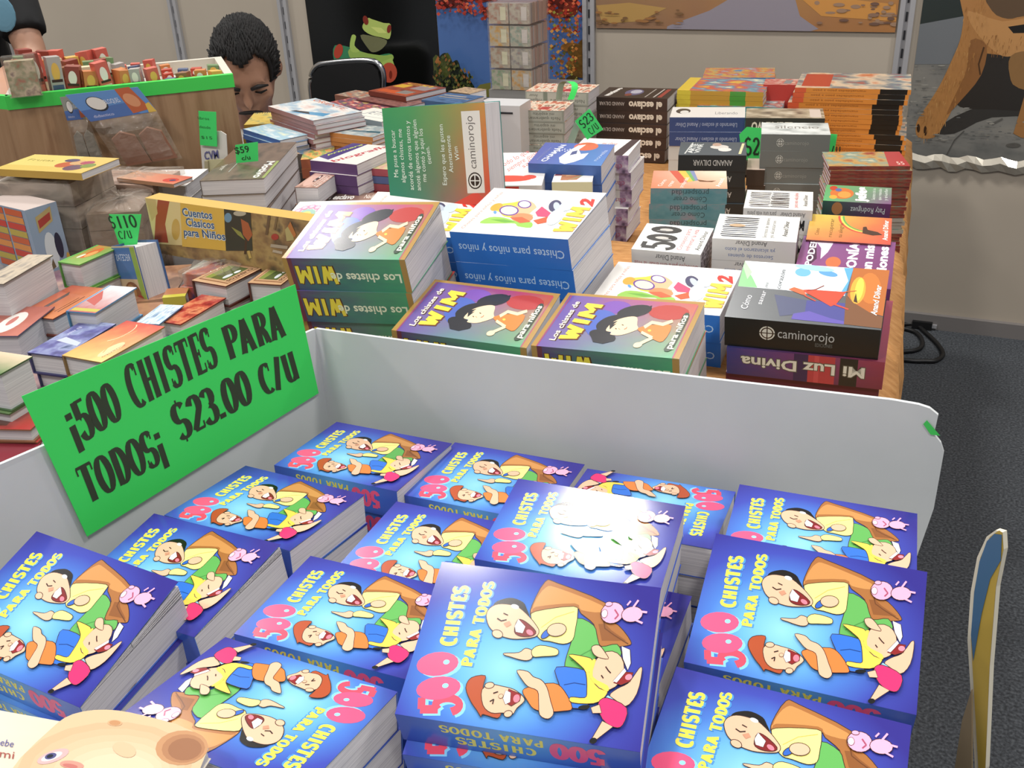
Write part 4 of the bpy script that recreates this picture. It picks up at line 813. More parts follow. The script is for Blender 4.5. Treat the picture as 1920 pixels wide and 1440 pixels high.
stack('spirit_book', 'grey-spined paperback with faces cover', 'of the five-book stack', M_, W_, .125, .031, [ES] * 5, g2, jit=.002)
M_, W_ = edge((985, 171), (1103, 174), .93)
stack('spirit_book', 'grey-spined paperback with faces cover', 'of the stack farther back', M_, W_, .12, .036, [ES] * 5, g2, jit=.002)
# curled and flat green tags
b = MB(); p0 = G((1042, 187), .93); p1 = onY((1047, 158), p0.y); p2 = onY((1062, 153), p0.y - .005); p3 = onY((1072, 162), p0.y - .02); p4 = onY((1064, 187), p0.y - .035); wv = Vector((.028, .012, 0))
cv = smooth([p0, p1, p2, p3, p4], 5)
for i in range(len(cv) - 1): b.face([cv[i], cv[i] + wv * .55, cv[i + 1] + wv * .55, cv[i + 1]], green if i > 9 else mat('8fa08a', .7, 'paper'))
b.obj('curled_price_tag', label='small curled green price tag on the farther grey-spined stack', cat='price tag')
yt = 1.93
tagcard('price_tag', 'tilted green tag marked 23 above the blue wolf cover', [onY(p, yt) for p in ((1101, 262), (1131, 243), (1105, 204), (1078, 227))], parts=[chunky('$23', (.1, .5), (.9, .62), (.05, .88), '12301a', .14), chunky('C/U', (.3, .08), (.9, .16), (.26, .38), '12301a', .12)])
b = MB(); q = [onY(p, yt + .012) for p in ((1060, 275), (1078, 228), (1086, 240), (1074, 276))]; extr(q, (0, .001, 0), mat('8c9c88', .6, 'paper'), b)
b.obj('tag_stand', label='grey folded paper stand behind the tilted tag marked 23', cat='tag stand')
# --- white page stacks with the wolf cover
wolf = Design(bilin('wolf_cover', '4f5696', '4a6cae', '565a9a', '4678b8', .1, .3), mat('3a62a8', .4), [('e', 'd0604a', .62, .86, .17, .2), ('p', 'e8e4dc', [(.36, .3), (.42, .62), (.5, .9), (.6, .95), (.55, .7), (.62, .5), (.72, .55), (.7, .3), (.6, .12), (.5, .02), (.42, .08)]), ('p', '565a80', [(.48, .42), (.56, .5), (.54, .66), (.48, .6)])] + [('e', 'dcdcec', .3 + .025 * k, .6 + .05 * (k % 3), .01, .025) for k in range(6)] + [('t', 'e8e8f0', 'CHAM\u00c1N', (.22, .1), (.33, .9), (.14, .1), .02), ('t', '8a90c0', 'Anand Dilvar', (.1, .15), (.16, .75), (.06, .15)), ('t', 'b8c8e8', 'novela', (.9, .2), (.96, .7), (.84, .2))])
M_, W_ = edge((990, 306), (1127, 311), .975); M_ = M_ @ Matrix.Rotation(R(4), 4, 'X')
WF = Design(wolf.front, white_cov, [], []); 
stack('wolf_book', ['blue paperback with white wolf cover', 'white paperback with blue corner'], 'of the white-edged stack', M_, W_, .13, .0375, [wolf] * 6, g2, jit=.002)
pm = noisemat('purple_marble_spine', ['3a2a44', 'a88aa8', 'e4dcdc'], (7, 2, 2), 'UV', .35, 4)
pmd = Design(white_cov, pm, [('p', '3a3440', [(.72, 0), (.9, 0), (.98, 1), (.84, 1)]), ('e', '6a625c', .14, .5, .08, .12), ('t', 'c07a80', 'mi clase', (.4, .6), (.66, .6), (.4, .8))], [('p', OFFW, [(0, 0), (.8, 0), (.8, 1), (0, 1)]), inv('clase', .66, .9, .2, .5, 'b04a70')])
M_, W_ = edge((1066, 288), (1178, 292), .958)
stack('marbled_book', 'white paperback with purple marbled spine', 'of the leaning stack', M_, W_, .135, .0365, [pmd] * 5, g2, jit=.009)
red_script = Design(white_cov, white_cov, [('t', 'd86a60', 'Todo lo que', (.2, .5), (.62, 1.0), (.12, .62)), ('t', 'd86a60', 'siempre quise', (.36, .4), (.78, .96), (.29, .52)), ('t', 'd86a60', 'saber', (.6, .5), (.84, .86), (.54, .6)), ('e', 'e2512e', .42, .2, .38, .09), ('e', 'e2512e', .75, .24, .12, .06)], [('p', 'd8402c', [(.18, .1), (.62, .1), (.62, .95), (.18, .95)])])
M_, W_, D_ = quad((935, 299), (1046, 294), (1004, 345), (895, 352), .952)
stack('red_script_book', 'white paperback with red script', 'right of the standing book', M_, W_, D_, .036, [red_script] * 5, g2, lift=.012)
hand = Design(white_cov, mat('ded8a8'), [('p', '8a3a2c', [(0, .35), (.25, .9), (.2, .35)]), ('p', 'b8794a', [(.2, .1), (.2, .9), (.9, .98), (.8, .5), (.6, .12)]), ('p', 'cf9a68', [(.3, .3), (.4, .8), (.6, .8), (.55, .35)]), ('p', '8aa87a', [(.3, .05), (.7, .3), (.8, .42), (.5, .2)]), ('p', 'b04a34', [(.85, .6), (1, .98), (.92, .98)])])
M_, W_, D_ = quad((1046, 309), (1121, 306), (1108, 336), (1036, 336), .955); M_ = M_ @ T3(.0, -.02, 0)
stack('hand_picture_book', 'white paperback with hand picture', 'before the wolf cover', M_, W_, D_ + .02, .0365, [hand] * 4, g2)
# --- standing green and red book (back cover), wedge of pages to its right
ys_ = 1.535; bl_, br_, tl_ = onY((733, 378), ys_), onY((919, 376), ys_), onY((722, 210), ys_)
bl_ = onY((733, 384), ys_); br_ = onY((921, 382), ys_)
grb = bilin('green_red_backcover', '3a9a58', 'c88a38', '2a7a66', 'd8342a', .1, .3, 3, 2.2)
BQ2 = [(723, 210), (915, 197), (921, 382), (733, 384)]
bt = [('p', 'd8432e', [(893, 360), (921, 382), (905, 384), (845, 384)]), ('p', 'dcd6cc', [(870, 214), (905, 212), (910, 362), (877, 363)]), ('t', '6a625c', 'caminorojo', (896, 318), (891, 222), (882, 318)), ('e', '3a2a20', 892, 340, 13, 15.5), ('e', 'dcd6cc', 892, 340, 11, 13), ('e', '3a2a20', 892, 340, 8.5, 10), ('l', 'dcd6cc', [(892, 329), (892, 351)], 2), ('l', 'dcd6cc', [(882, 340), (902, 340)], 2)]
for i, (t_, x, y0, y1) in enumerate([('Me puse a buscar', 748, 334, 249), ('algunos chistes, me', 761, 344, 247), ('acord\u00e9 de otros tantos y', 776, 357, 232), ('anot\u00e9 algunos que alguien', 789, 358, 230), ('me cont\u00f3 y aqu\u00ed los', 800, 342, 246), ('tienen.', 811, 310, 278), ('Espero que les gusten', 838, 348, 238), ('Atentamente', 851, 325, 258), ('Wim', 864, 303, 278)]):
    bt.append(('t', 'dfe8d8', t_, (x + 1, y0), (x - 3, y1), (x - 7, y0)))
SB = Design(grb, mat('2a8a80'), ['F'] + flat(bt, hom(BQ2), .5))
hW, hD = (br_ - bl_).length, .172
up = Vector((-.03, .16, 1)).normalized()
M_ = frame(bl_, br_ - bl_, up)
book('standing_book', 'green to red back cover of a thick book standing upright', 'book', M_, hW, hD, .062, SB, spin=0)
# --- white carton behind it
b = MB(); cm = mat('cbc9c8', .5, 'carton'); p = G((912, 200), .93); b.box((-.085, 0, -.18), (.085, .09, 0), cm); r = b.obj('white_carton', M=T3(p.x, p.y + .02, .93) @ Matrix.Rotation(R(4), 4, 'Z'), label='small white cardboard carton with slots behind the standing book', cat='carton')
for x in (-.045, .02):
    s = MB(); s.box((x, -.0008, -.022), (x + .045, .0005, -.017), dark); s.obj('slot', r)
# ================================================================== magazines
def pic(name, cols, scale=(3, 3, 3), sp=None, title=None, tc='f0ece4', extra=(), det=4, tpos=((.08, .84), (.75, .84), (.08, .96))):
    ops = list(extra)
    if title: ops.append(('t', tc, title, *tpos, .02))
    m_ = noisemat(name, cols, scale, 'UV', .3, det, 0, .32, .68)
    return Design(m_, mat(sp or cols[0], .4, 'cover'), ops)
def mags(name, desc, where, px4, z, T, n, d, group, spin=0, jit=.006, tilt=0, lift=0, ds=None, k=.88):
    M, W, D = quad(*px4, z); M = M @ T3(W * (1 - k) / 2, D * (1 - k) / 2, 0); W *= k; D *= k
    T = (z - .7425) / (len(ds) if ds else n)
    if tilt: M = M @ Matrix.Rotation(R(tilt), 4, 'X')
    stack(name, desc, where, M, W, D, T, ds or [d] * n, group, spin, jit, lift, 'magazine')
gm_ = 'magazine piles'
ORG = Design(noisemat('orange_mag_cover', ['c86a3a', 'd8c0a0', '6a7a80', 'b84a30'], (4, 4, 4), 'UV', .3), mat('d8841e', .4, 'cover'), [('p', 'b83a2c', [(.05, .1), (.3, .1), (.3, .9), (.05, .9)])], [('p', '1a1712', [(.74, 0), (.97, 0), (.97, 1), (.74, 1)]), ('p', 'd8562a', [(0, 0), (.1, 0), (.1, 1), (0, 1)]), inv('manualidades paso a paso', .16, .62, .3, .7, '8a4a14')])
M_, W_ = edge((1490, 164), (1708, 169), .945)
for i in range(15):
    book('orange_magazine', f'orange-spined magazine with black end, {ordn(i)} of its stack', 'magazine', M_ @ T3(random.uniform(-.004, .004) + (.006 if i > 9 else 0) - (.012 if 2 < i < 9 else 0), 0, -.0128 * i) @ Matrix.Rotation(R(random.uniform(-.6, .6)), 4, 'Z'), W_, .22, .0124, ORG, gm_, front=(i == 0))
BRN = Design(noisemat('brown_mag_cover', ['8a3028', 'b08a4a', '6a8a80', 'c8b890'], (4, 4, 4), 'UV', .3), noisemat('brown_mag_spine', ['5a2018', '8a3a2a', '6a5a40'], (6, 1, 1), 'UV', .35), [('p', 'a8302c', [(.74, 0), (1, 0), (1, 1), (.8, 1)]), ('t', 'e8c8b8', '55', (.86, .1), (.95, .1), (.86, .3))])
WHM = Design(BRN.front, mat('9a9488', .5, 'cover'))
M_, W_ = edge((1556, 312), (1709, 312), .925)
for i in range(22):
    book('brown_magazine', f'reddish brown magazine, {ordn(i)} by the cloth edge', 'magazine', M_ @ T3(random.uniform(-.003, .003), random.uniform(-.003, .003), -.0082 * i) @ Matrix.Rotation(R(random.uniform(-.5, .5)), 4, 'Z'), W_, .115, .0078, WHM if 12 < i < 17 else BRN, gm_, front=(i == 0))
YEL = pic('yellow_mag_cover', ['d8b030', 'c8503a', '4a8aa0', 'e0d8b0'], (4, 5, 4), 'c89420', extra=[('p', 'e0c020', [(0, 0), (.14, 0), (.14, 1), (0, 1)])])
YEL.sops = flat([('p', 'd8c018', [(0, 0), (.16, 0), (.16, 1), (0, 1)]), ('p', '4a9a2c', [(.62, 0), (.8, 0), (.8, 1), (.62, 1)])])
M_, W_ = edge((1268, 169), (1430, 173), .93)
for i in range(7): book('yellow_magazine', f'yellow-spined children magazine, {ordn(i)} at the table back', 'magazine', M_ @ T3(random.uniform(-.004, .004), 0, -.0125 * i), W_, .19, .0122, YEL, gm_, front=(i == 0))
M_, W_ = edge((1300, 160), (1440, 160), .9)
stack('blue_magazine', 'blue-edged children magazine', 'behind the yellow ones', M_ @ T3(.02, .12, 0), W_, .17, .02, [pic('blue_mag_cover', ['3a7ab0', 'c8a030', 'c05040', '8ab0b8'], (5, 5, 5), '3a7ab0')] * 7, gm_, cat='magazine')
RED = pic('red_mag_cover', ['d8b0a0', 'c04a40', 'e0d0b0'], (5, 4, 4), 'b8342a', extra=[('p', '8a8a88', [(.3, .2), (.42, .2), (.45, .8), (.33, .8)]), ('p', 'b83030', [(.75, .1), (.97, .1), (.97, .9), (.75, .9)])])
mags('red_magazine', 'red-edged glossy magazine', 'on the dark magazine pile', ((1432, 147), (1566, 148), (1560, 160), (1418, 160)), .935, .012, 3, RED, gm_)
DRK = pic('dark_mag_cover', ['3a3a44', 'c89a30', '8a3a44', '5a5a60'], (5, 6, 4), '4a3040', extra=[('p', 'd0a030', [(.1, .4), (.16, .4), (.2, .9), (.14, .9)]), ('p', 'd0a030', [(.3, .4), (.36, .4), (.4, .9), (.34, .9)])])
mags('dark_magazine', 'dark comic magazine', 'beside the orange-spined stack', ((1425, 160), (1500, 162), (1495, 184), (1380, 184)), .895, .02, 7, DRK, gm_, jit=.004)
TEA = pic('teal_mag_cover', ['b8b8a8', 'b05a50', '6a9aa0', 'd8d4c4'], (8, 4, 4), '3a9090')
mags('teal_magazine', 'teal-spined magazine', 'behind the dark blue spines', ((1318, 184), (1482, 184), (1480, 204), (1286, 198)), .892, .014, 10, TEA, gm_)
mags('pink_magazine', 'pinkish magazine', 'at the far table corner', ((1572, 148), (1700, 151), (1702, 164), (1566, 160)), .93, .02, 9, pic('pink_mag_cover', ['b87a70', 'd8b8a0', '8a8a90'], (6, 4, 4), 'b05a40'), gm_)
# --- magazines heaped left of the standing book
mags('travel_magazine', 'pink-sided pale magazine', 'of the pile nearest the seated man', ((606, 170), (652, 214), (582, 240), (518, 198)), .985, .0155, 22, pic('travel_cover', ['c0a098', 'd0ccc4', '8aa4b4', 'b8a8a0'], (3, 3, 3), '9a6a68', 'ORIENTE', 'c87a60', [('p', '4a8ab0', [(.45, .05), (.9, .3), (.85, .5), (.5, .25)]), ('p', '2a2a30', [(.4, .1), (.7, .22), (.6, .3), (.42, .2)])]), gm_, 0)
mags('sky_magazine', 'pale blue sided magazine', 'beside the wooden crate', ((512, 230), (577, 252), (532, 267), (443, 240)), .95, .012, 18, pic('sky_cover', ['d8d8d0', '8ab0c0', 'c8ccb0'], (3, 3, 3), '3a62a0'), gm_, 0)
mags('ochre_magazine', 'orange-sided magazine with pale cover', 'before the white one', ((645, 224), (728, 242), (722, 264), (578, 243)), .95, .0135, 20, pic('ochre_cover', ['c8c4b8', '7a8a8c', 'd0b098'], (4, 3, 3), 'c8803a', extra=[('p', '3a5a64', [(.5, .3), (.95, .4), (.9, .55), (.5, .45)])]), gm_, 0)
mags('letter_magazine', 'white magazine with grey lettering', 'touching the standing book', ((706, 195), (755, 215), (722, 238), (650, 213)), .955, .015, 10, Design(mat('d4d0c4', .3), mat('8a9aa0'), [('t', '7a8288', 'JETIVE', (.2, .45), (.8, .45), (.2, .75)), ('l', '9aa0a0', [(.1, .2), (.9, .25)], .02)]), gm_, 0)
mags('news_magazine', 'rust red magazine with yellow panel', 'before the frog poster', ((772, 147), (818, 164), (762, 192), (702, 168)), .97, .017, 18, pic('rust_cover', ['7a3020', '9a4a30', '5a2a20'], (4, 4, 4), '6a2a1c', 'CSI', 'e0b838', [('p', 'd8a828', [(.05, .55), (.35, .55), (.35, .8), (.05, .8)]), ('p', '9a8a8a', [(.5, .55), (.9, .55), (.9, .9), (.5, .9)]), ('p', 'c8582a', [(.1, .1), (.9, .1), (.9, .3), (.1, .3)]), ('p', '8a8078', [(.55, .15), (.85, .15), (.85, .4), (.55, .4)])]), gm_)
mags('navy_magazine', 'navy blue magazine with banded cover', 'beside the rust red pile', ((838, 166), (888, 182), (872, 204), (800, 186)), .96, .016, 16, pic('navy_cover', ['2a3850', '4a6a90', '3a4a60'], (3, 6, 4), '3a5a80', extra=[('p', '9a8a70', [(.1, .5), (.9, .5), (.9, .58), (.1, .58)]), ('p', 'b0a088', [(.1, .7), (.7, .7), (.7, .78), (.1, .78)])]), gm_)
mags('tan_magazine', 'tan photo magazine', 'behind the navy blue pile', ((872, 158), (900, 168), (886, 182), (848, 170)), .955, .02, 9, pic('tan_cover', ['8a6a4a', 'c8a878', '5a4a3a'], (4, 4, 4), '6a5a48'), gm_)
mags('maroon_magazine', 'maroon magazine with small photos', 'below the rust red pile', ((725, 168), (800, 192), (760, 206), (668, 186)), .955, .016, 10, pic('maroon_cover', ['5a2a28', '8a5a50', '3a2a30'], (6, 6, 4), '4a2028', 'NOTAS', 'd8d0c8'), gm_)
mags('comic_magazine', 'yellow and violet comic magazine', 'between pale and maroon piles', ((665, 176), (735, 200), (700, 218), (618, 190)), .95, .015, 10, pic('comic_cover', ['c8a848', '4a4060', 'b8584a', 'd8ccb0'], (5, 5, 4), '4a3a60'), gm_)
mags('flame_magazine', 'orange and grey magazine', 'below the black chair', ((668, 166), (712, 176), (680, 190), (630, 176)), .95, .017, 9, pic('flame_cover', ['c86a34', '8a7a70', 'd8b890'], (4, 4, 4), '7a4a38'), gm_)
mags('notebook', 'yellow spiral notebook', 'under the open magazine', ((470, 208), (532, 210), (528, 232), (458, 236)), .945, .02, 7, pic('notebook_cover', ['c8a838', 'd8bc50', '5a7a60'], (3, 3, 3), 'b08a28', extra=[('e', '6a6a60', .04 + .08 * k, .95, .015, .04) for k in range(12)]), gm_)
mags('blue_photo_magazine', 'blue and brown photo magazine', 'behind the fifty-nine peso books', ((540, 250), (590, 268), (600, 300), (500, 285)), .915, .015, 8, pic('photo_cover', ['5a4a3a', 'c8a070', '4a6a8a', '8a9a60'], (4, 4, 4), '5a5048'), gm_)
mags('recipe_magazine', 'orange and green recipe magazine', 'behind the biography', ((570, 272), (640, 262), (620, 300), (560, 300)), .915, .016, 8, pic('recipe_cover', ['c86a40', 'd8a048', '6a9a50', 'b84a3a'], (5, 5, 4), 'a85a38'), gm_)
BIO = Design(mat('d4ccc4', .3), mat('5a3a6a'), [('p', '4a3a74', [(0, .2), (.3, .1), (.34, 1), (0, 1)]), ('t', 'b8c850', 'primera', (.1, .3), (.28, .95), (.04, .36), .03), ('t', 'b84a50', 'biograf\u00eda', (.5, .02), (.85, .98), (.36, .08), .02)])
mags('biography_book', 'white and violet biography', 'above the thin picture books', ((660, 264), (745, 274), (672, 316), (580, 300)), .95, .02, 9, BIO, gm_)
cl = ['b0505a', '5a6a9a', '8a9a50', 'b83a3a', '6a4a7a', 'c8a040', '3a6a9a', '4a9080', 'b06030', '7a3a3a', '4a4a50']
M_, W_ = edge((650, 313), (745, 319), .928)
for i, h in enumerate(cl):
    d = pic('thin_book_cover', ['8a5a48', 'a8b070', 'c89a80', '6a7a58'], (5, 5, 4), h) if i == 0 else Design(mat(h), mat(h))
    book('thin_picture_book', f'thin picture book with coloured spine, {ordn(i)} in the pile', 'book', M_ @ T3(random.uniform(-.004, .004) + (.02 if i > 7 else 0), 0, -.0165 * i), W_, .13, .0155, d, 'thin picture books', front=(i == 0))
# --- the fifty-nine peso stack, the eye book
MOT = Design(noisemat('motive_cover', ['3a342e', '6a5648', '524238'], (3, 3, 3), 'UV', .3), mat('4a3c32'), [('t', 'e0dcd4', 'Motivo', (.55, .80), (.97, .80), (.55, .93), .03), ('t', 'c8c0b8', 'aprender de ayer', (.1, .12), (.75, .12), (.1, .2)), ('l', '9aa098', [(.1, .3), (.8, .32)], .015), ('p', '8a9a50', [(.55, .95), (.98, .95), (.98, 1), (.55, 1)]), ('p', '6a5040', [(0, 0), (.7, 0), (.5, .3), (0, .3)])], pages=PAGES)
M_, W_, D_ = quad((440, 266), (556, 270), (492, 333), (389, 341), .955)
stack('motive_book', 'brown photo-covered thick paperback', 'below the fifty-nine peso tag', M_, W_, D_, .0304, [MOT] * 7, 'fifty-nine peso paperbacks', 270, jit=.003)
c0 = G((441, 305), .956); yv = c0.y
tagcard('price_tag', 'green paper tag handwritten 59 on the brown paperbacks', [onY(p, yv) for p in ((443, 306), (484, 302), (483, 266), (441, 272))], parts=[('t', '143018', '$59', (.1, .5), (.75, .52), (.1, .85), .01), ('t', '143018', 'c/u', (.3, .12), (.7, .14), (.3, .35), .01)])
EYE_ = Design(noisemat('eye_cover', ['6a5044', 'a87e6c', 'c8a090'], (2, 3, 3), 'UV', .3), mat('6a4a40'), [('e', 'c8a090', .5, .35, .45, .3), ('e', '4a3228', .62, .48, .16, .08), ('e', 'd8ccc4', .62, .47, .11, .05), ('e', '2a2018', .63, .47, .05, .05), ('t', 'e8dcd0', 'Nada', (.5, .86), (.98, .86), (.5, .96)), ('t', 'e8dcd0', 'quebrantar\u00e1', (.1, .74), (.95, .74), (.1, .82)), ('t', 'e8dcd0', 'mi esp\u00edritu', (.1, .62), (.9, .62), (.1, .7))])
mags('eye_book', 'brown paperback with an eye', 'next to the brown thick paperbacks', ((610, 304), (648, 308), (598, 360), (556, 352)), .925, .034, 5, EYE_, g2, 270)
mags('dark_title_book', 'dark paperback with white title', 'before the thin picture books', ((612, 360), (730, 361), (728, 384), (590, 384)), .885, .03, 4, Design(bilin('dark_title_cover', '1c1a1a', 'a07a68', '1c1a1a', 'a87e6c', .05, .3), mat('2a2422'), [('t', 'e8e4dc', 'el esclavo', (.02, .45), (.48, .45), (.02, .85), .03), ('t', 'e8dcd0', 'Nada ser\u00e1', (.65, .5), (.98, .5), (.65, .85))]), g2)
# --- shrink-wrapped tower of small books
yt = 2.86
ca, cb, cc_ = onY((924, 166), yt), onY((1000, 166), yt), None
base = onY((922, 168), yt); wfr = (onY((998, 166), yt) - base).length
rgt = Vector((.93, .36, 0)); lft = Vector((.97, -.06, 0)).normalized()
tz0 = .742
stack('storage_box', 'plain grey cardboard box', 'under the wrapped tower', pose(base.x - .01, yt, base.z, 0), .24, .2, (base.z - tz0) / 2 - .0005, [Design(mat('8a8884'), mat('8a8884'))] * 2, 'boxes under the wrapped tower')
tier_cols = [['7aa07a', 'd09a40'], ['a88a70', '8a8a88'], ['d0a040', '7a9a8a'], ['b0806a', 'a08a80']]
for k in range(4):
    z0 = base.z + k * .064; r = thing('wrapped_book_pack', f'shrink-wrapped pack of tiny books, tier {["lowest", "second", "third", "highest"][k]} of the tower', 'book pack', T3(base.x, yt, z0), 'wrapped packs in the tower')
    for j in range(2):
        f = MB(); f.box((j * .068 + .002, 0, .002), (j * .068 + .066, .012, .06), mat('b8b0a8'), front=noisemat('tiny_cover', [tier_cols[k][j], 'b8b09c', tier_cols[k][j], 'b86a48'], (3, 3, 3), 'UV', .3)); o_ = f.obj('tiny_book', r)
        f = MB(); f.face([(j * .068 + .04, -.0006, .012), (j * .068 + .058, -.0006, .012), (j * .068 + .058, -.0006, .05), (j * .068 + .04, -.0006, .05)], mat(['d8d4b0', 'd0c8c0'][j])); f.obj('bar_code_panel', o_)
    for j in range(12):
        h = rr.choice(['b08a80', 'a8a0a0', '9a8478', 'b89a90', '8a8288', 'a07870'])
        f = MB(); f.box((.002, .013 + j * .0105, .002), (.134, .0225 + j * .0105, .058 + rr.uniform(-.003, .002)), mat(h), sides=mat(h)); f.obj('tiny_book', r)
    f = MB(); f.box((-.002, -.003, 0), (.138, .142, .063), FILM); f.obj('film', r)
# --- loose booklet held by the reader lies behind the notebooks (built with the seated man)
# ================================================================== hardcovers and toys on the side table
g3 = 'books heaped on the side table'
def lb(name, desc, where, px4, z, T, d, spin=270, n=None, hard=1, jit=.006, lift=0, group=g3):
    M, W, D = quad(*px4, z, False)
    n = n or max(1, int((z - .742) / T + .02))
    stack(name, desc, where, M, W, D, T, [d] * n, group, spin, jit, lift, 'book', hard)
fire = Design(bilin('fire_cover', 'c8342a', 'd8c070', 'b8341f', 'd8a850', .22, .28, 4), mat('8a6a3a'), [('e', 'e0c890', .7, .75, .2, .12), ('l', 'f0dca8', ell(.3, .3, .25, .2, 10, 0, 20, 160), .015), ('l', 'e8a060', [(.2, .6), (.5, .5), (.8, .7)], .02), ('t', 'a86a58', 'Cuento', (.55, .82), (.9, .82), (.55, .88))], pages=PAGES2)
lb('fire_cover_book', 'orange and yellow flame-patterned hardcover', 'beside the green sign', ((238, 603), (312, 611), (190, 679), (112, 666)), .852, .036, fire)
vio = Design(noisemat('violet_cover', ['3a3a68', '5a5a94', '8a94b8', '3a4a70'], (3, 2, 3), 'UV', .3), mat('3a3a68'), [('p', 'b8c0cc', [(.5, .3), (.62, .2), (.7, .95), (.6, .9)]), ('t', 'c8c8dc', 'El mar', (.2, .2), (.45, .2), (.2, .3))], pages=PAGES2)
lb('violet_hardcover', 'violet blue hardcover', 'beside the flame-patterned one', ((158, 606), (232, 604), (113, 662), (36, 664)), .850, .036, vio)
wrb = Design(bilin('white_red_cover', 'd0d4d8', 'b8605a', 'c8cccc', 'a84a48', .2, .28), mat('4a86b0'), [('p', '4a8ab8', [(0, .02), (1, .02), (1, .07), (0, .07)]), ('p', 'b8b048', [(.86, .1), (.96, .1), (.96, .98), (.86, .98)]), ('p', 'b85a54', [(.2, .1), (.6, .1), (.75, .6), (.5, .5)])])
lb('white_red_hardcover', 'white and red hardcover with blue edge', 'with open pages', ((204, 540), (267, 535), (174, 586), (116, 583)), .872, .052, wrb, 270, lift=.0)
ora = Design(bilin('orange_cover', 'b86a38', 'c0723a', 'a84a34', 'b8603a', .2, .28), mat('7a3a28'), [('p', '5a4a48', [(.2, .25), (.9, .3), (.8, .4), (.3, .36)]), ('l', '6a3a20', [(.3, .8), (.8, .82)], .03), ('l', '6a3a20', [(.35, .72), (.8, .74)], .02)], pages=PAGES2)
lb('orange_hardcover', 'orange hardcover with dark band', 'under the grey one', ((138, 536), (202, 540), (102, 598), (22, 590)), .842, .033, ora)
ova = Design(bilin('red_oval_cover', 'a85a4a', 'b86a58', '9a4a3a', 'a05848', .2, .28), mat('5a5470'), [('e', 'd8d0c8', .55, .55, .36, .2), ('e', 'b86a60', .5, .53, .16, .06)], pages=PAGES)
lb('oval_hardcover', 'reddish hardcover with white oval', 'beside the blue-violet cover', ((10, 578), (110, 572), (30, 628), (-75, 632)), .846, .05, ova)
gry = Design(noisemat('grey_cover', ['8a8278', 'b8a890', '6a6460'], (3, 3, 3), 'UV', .4), mat('6a625a'), [])
lb('grey_hardcover', 'grey-edged thick hardcover', 'beside the boxed comics', ((60, 482), (112, 474), (2, 528), (-60, 534)), .905, .075, gry, 270, hard=1)
grc = Design(bilin('cookbook_cover', '6a9a40', '8aaa50', 'c86a30', '5aa040', .15, .28), mat('5a9a3a'), [('e', 'c8642c', .4, .5, .3, .2), ('e', 'd89a50', .45, .55, .18, .12), ('e', 'd8d0b8', .6, .35, .12, .07), ('p', '5aa848', [(0, 0), (.9, 0), (.9, .1), (0, .1)])])
lb('green_cookbook', 'green-edged cookbook with food picture', 'below the $110 tag', ((182, 459), (214, 464), (148, 500), (116, 488)), .882, .05, grc, 270)
fai = Design(mat('c0966c', .35), mat('5a2a22'), [('p', '7a4a30', [(.1, .08), (.9, .08), (.9, .93), (.1, .93)]), ('p', 'b8906a', [(.13, .1), (.87, .1), (.87, .91), (.13, .91)]), ('p', '4a5a2c', [(.2, .15), (.8, .15), (.8, .72), (.2, .72)]), ('p', '7a8a3a', [(.2, .15), (.8, .15), (.8, .3), (.4, .36), (.2, .3)]), ('e', 'c8d0d4', .62, .6, .12, .06), ('e', 'd8dcdc', .4, .62, .08, .05), ('t', '5a3a2c', 'CUENTOS', (.18, .77), (.82, .77), (.18, .86), .03)], pages=PAGES2)
lb('fairy_tale_book', 'tan fairy tale book with landscape cover', 'under the long story box', ((438, 488), (498, 500), (425, 535), (356, 527)), .862, .039, fai)
lb('fairy_tale_book', 'tan fairy tale book with landscape cover', 'touching the pigtail pile', ((522, 491), (575, 497), (530, 531), (456, 533)), .862, .039, fai)
redm = Design(noisemat('red_gloss_cover', ['6a1c18', 'a83428', 'c87a50', '8a2420'], (4, 2, 3), 'UV', .12), mat('7a1c1c'), [], pages=PAGES2)
lb('red_gloss_book', 'glossy red hardcover', 'behind the green sign', ((378, 556), (436, 556), (334, 604), (283, 603)), .84, .03, redm)
lb('blue_white_book', 'blue and white hardcover', 'touching the glossy red one', ((302, 571), (345, 572), (298, 608), (252, 606)), .845, .033, Design(noisemat('blue_white_cover', ['3a6a9a', 'c8d4dc', '6a9ac0'], (2, 4, 3), 'UV', .2), mat('3a6a9a')))
lb('yellow_edge_book', 'yellow-edged hardcover', 'beside the standing cookbook', ((318, 541), (352, 538), (350, 554), (298, 560)), .835, .029, Design(mat('a86a40'), mat('b8b030'), [('p', 'c0b830', [(0, 0), (1, 0), (1, .3), (0, .3)])]), 0)
crm = Design(bilin('cream_green_cover', 'd8c0a0', '5a7a44', 'd0b898', '4a6a3c', .1, .3), mat('3a5a30'), [('e', 'c8a83a', .88, .3, .05, .03), ('e', 'c8a83a', .88, .7, .05, .03)])
lb('cream_green_book', 'cream and green hardcover', 'next to the bin side wall', ((-10, 657), (58, 668), (2, 702), (-75, 690)), .868, .062, crm)
brb = Design(bilin('brown_red_cover', '8a4a34', 'a8302c', '6a3a2c', '8a3a34', .2, .25), mat('8a5a3a'), [('e', 'b8302c', .3, .8, .14, .08), ('p', '5a3428', [(.3, .3), (.9, .35), (.9, .6), (.35, .6)])], pages=PAGES2)
lb('brown_red_book', 'brown and red hardcover', 'low beside the bin side wall', ((10, 735), (95, 752), (75, 808), (-70, 800)), .79, .022, brb)
lb('crimson_book', 'dark crimson hardcover', 'lowest beside the bin wall', ((0, 800), (88, 800), (70, 850), (-60, 880)), .765, .022, Design(mat('7a2430', .25), mat('5a1a22'), [], pages=PAGES2))
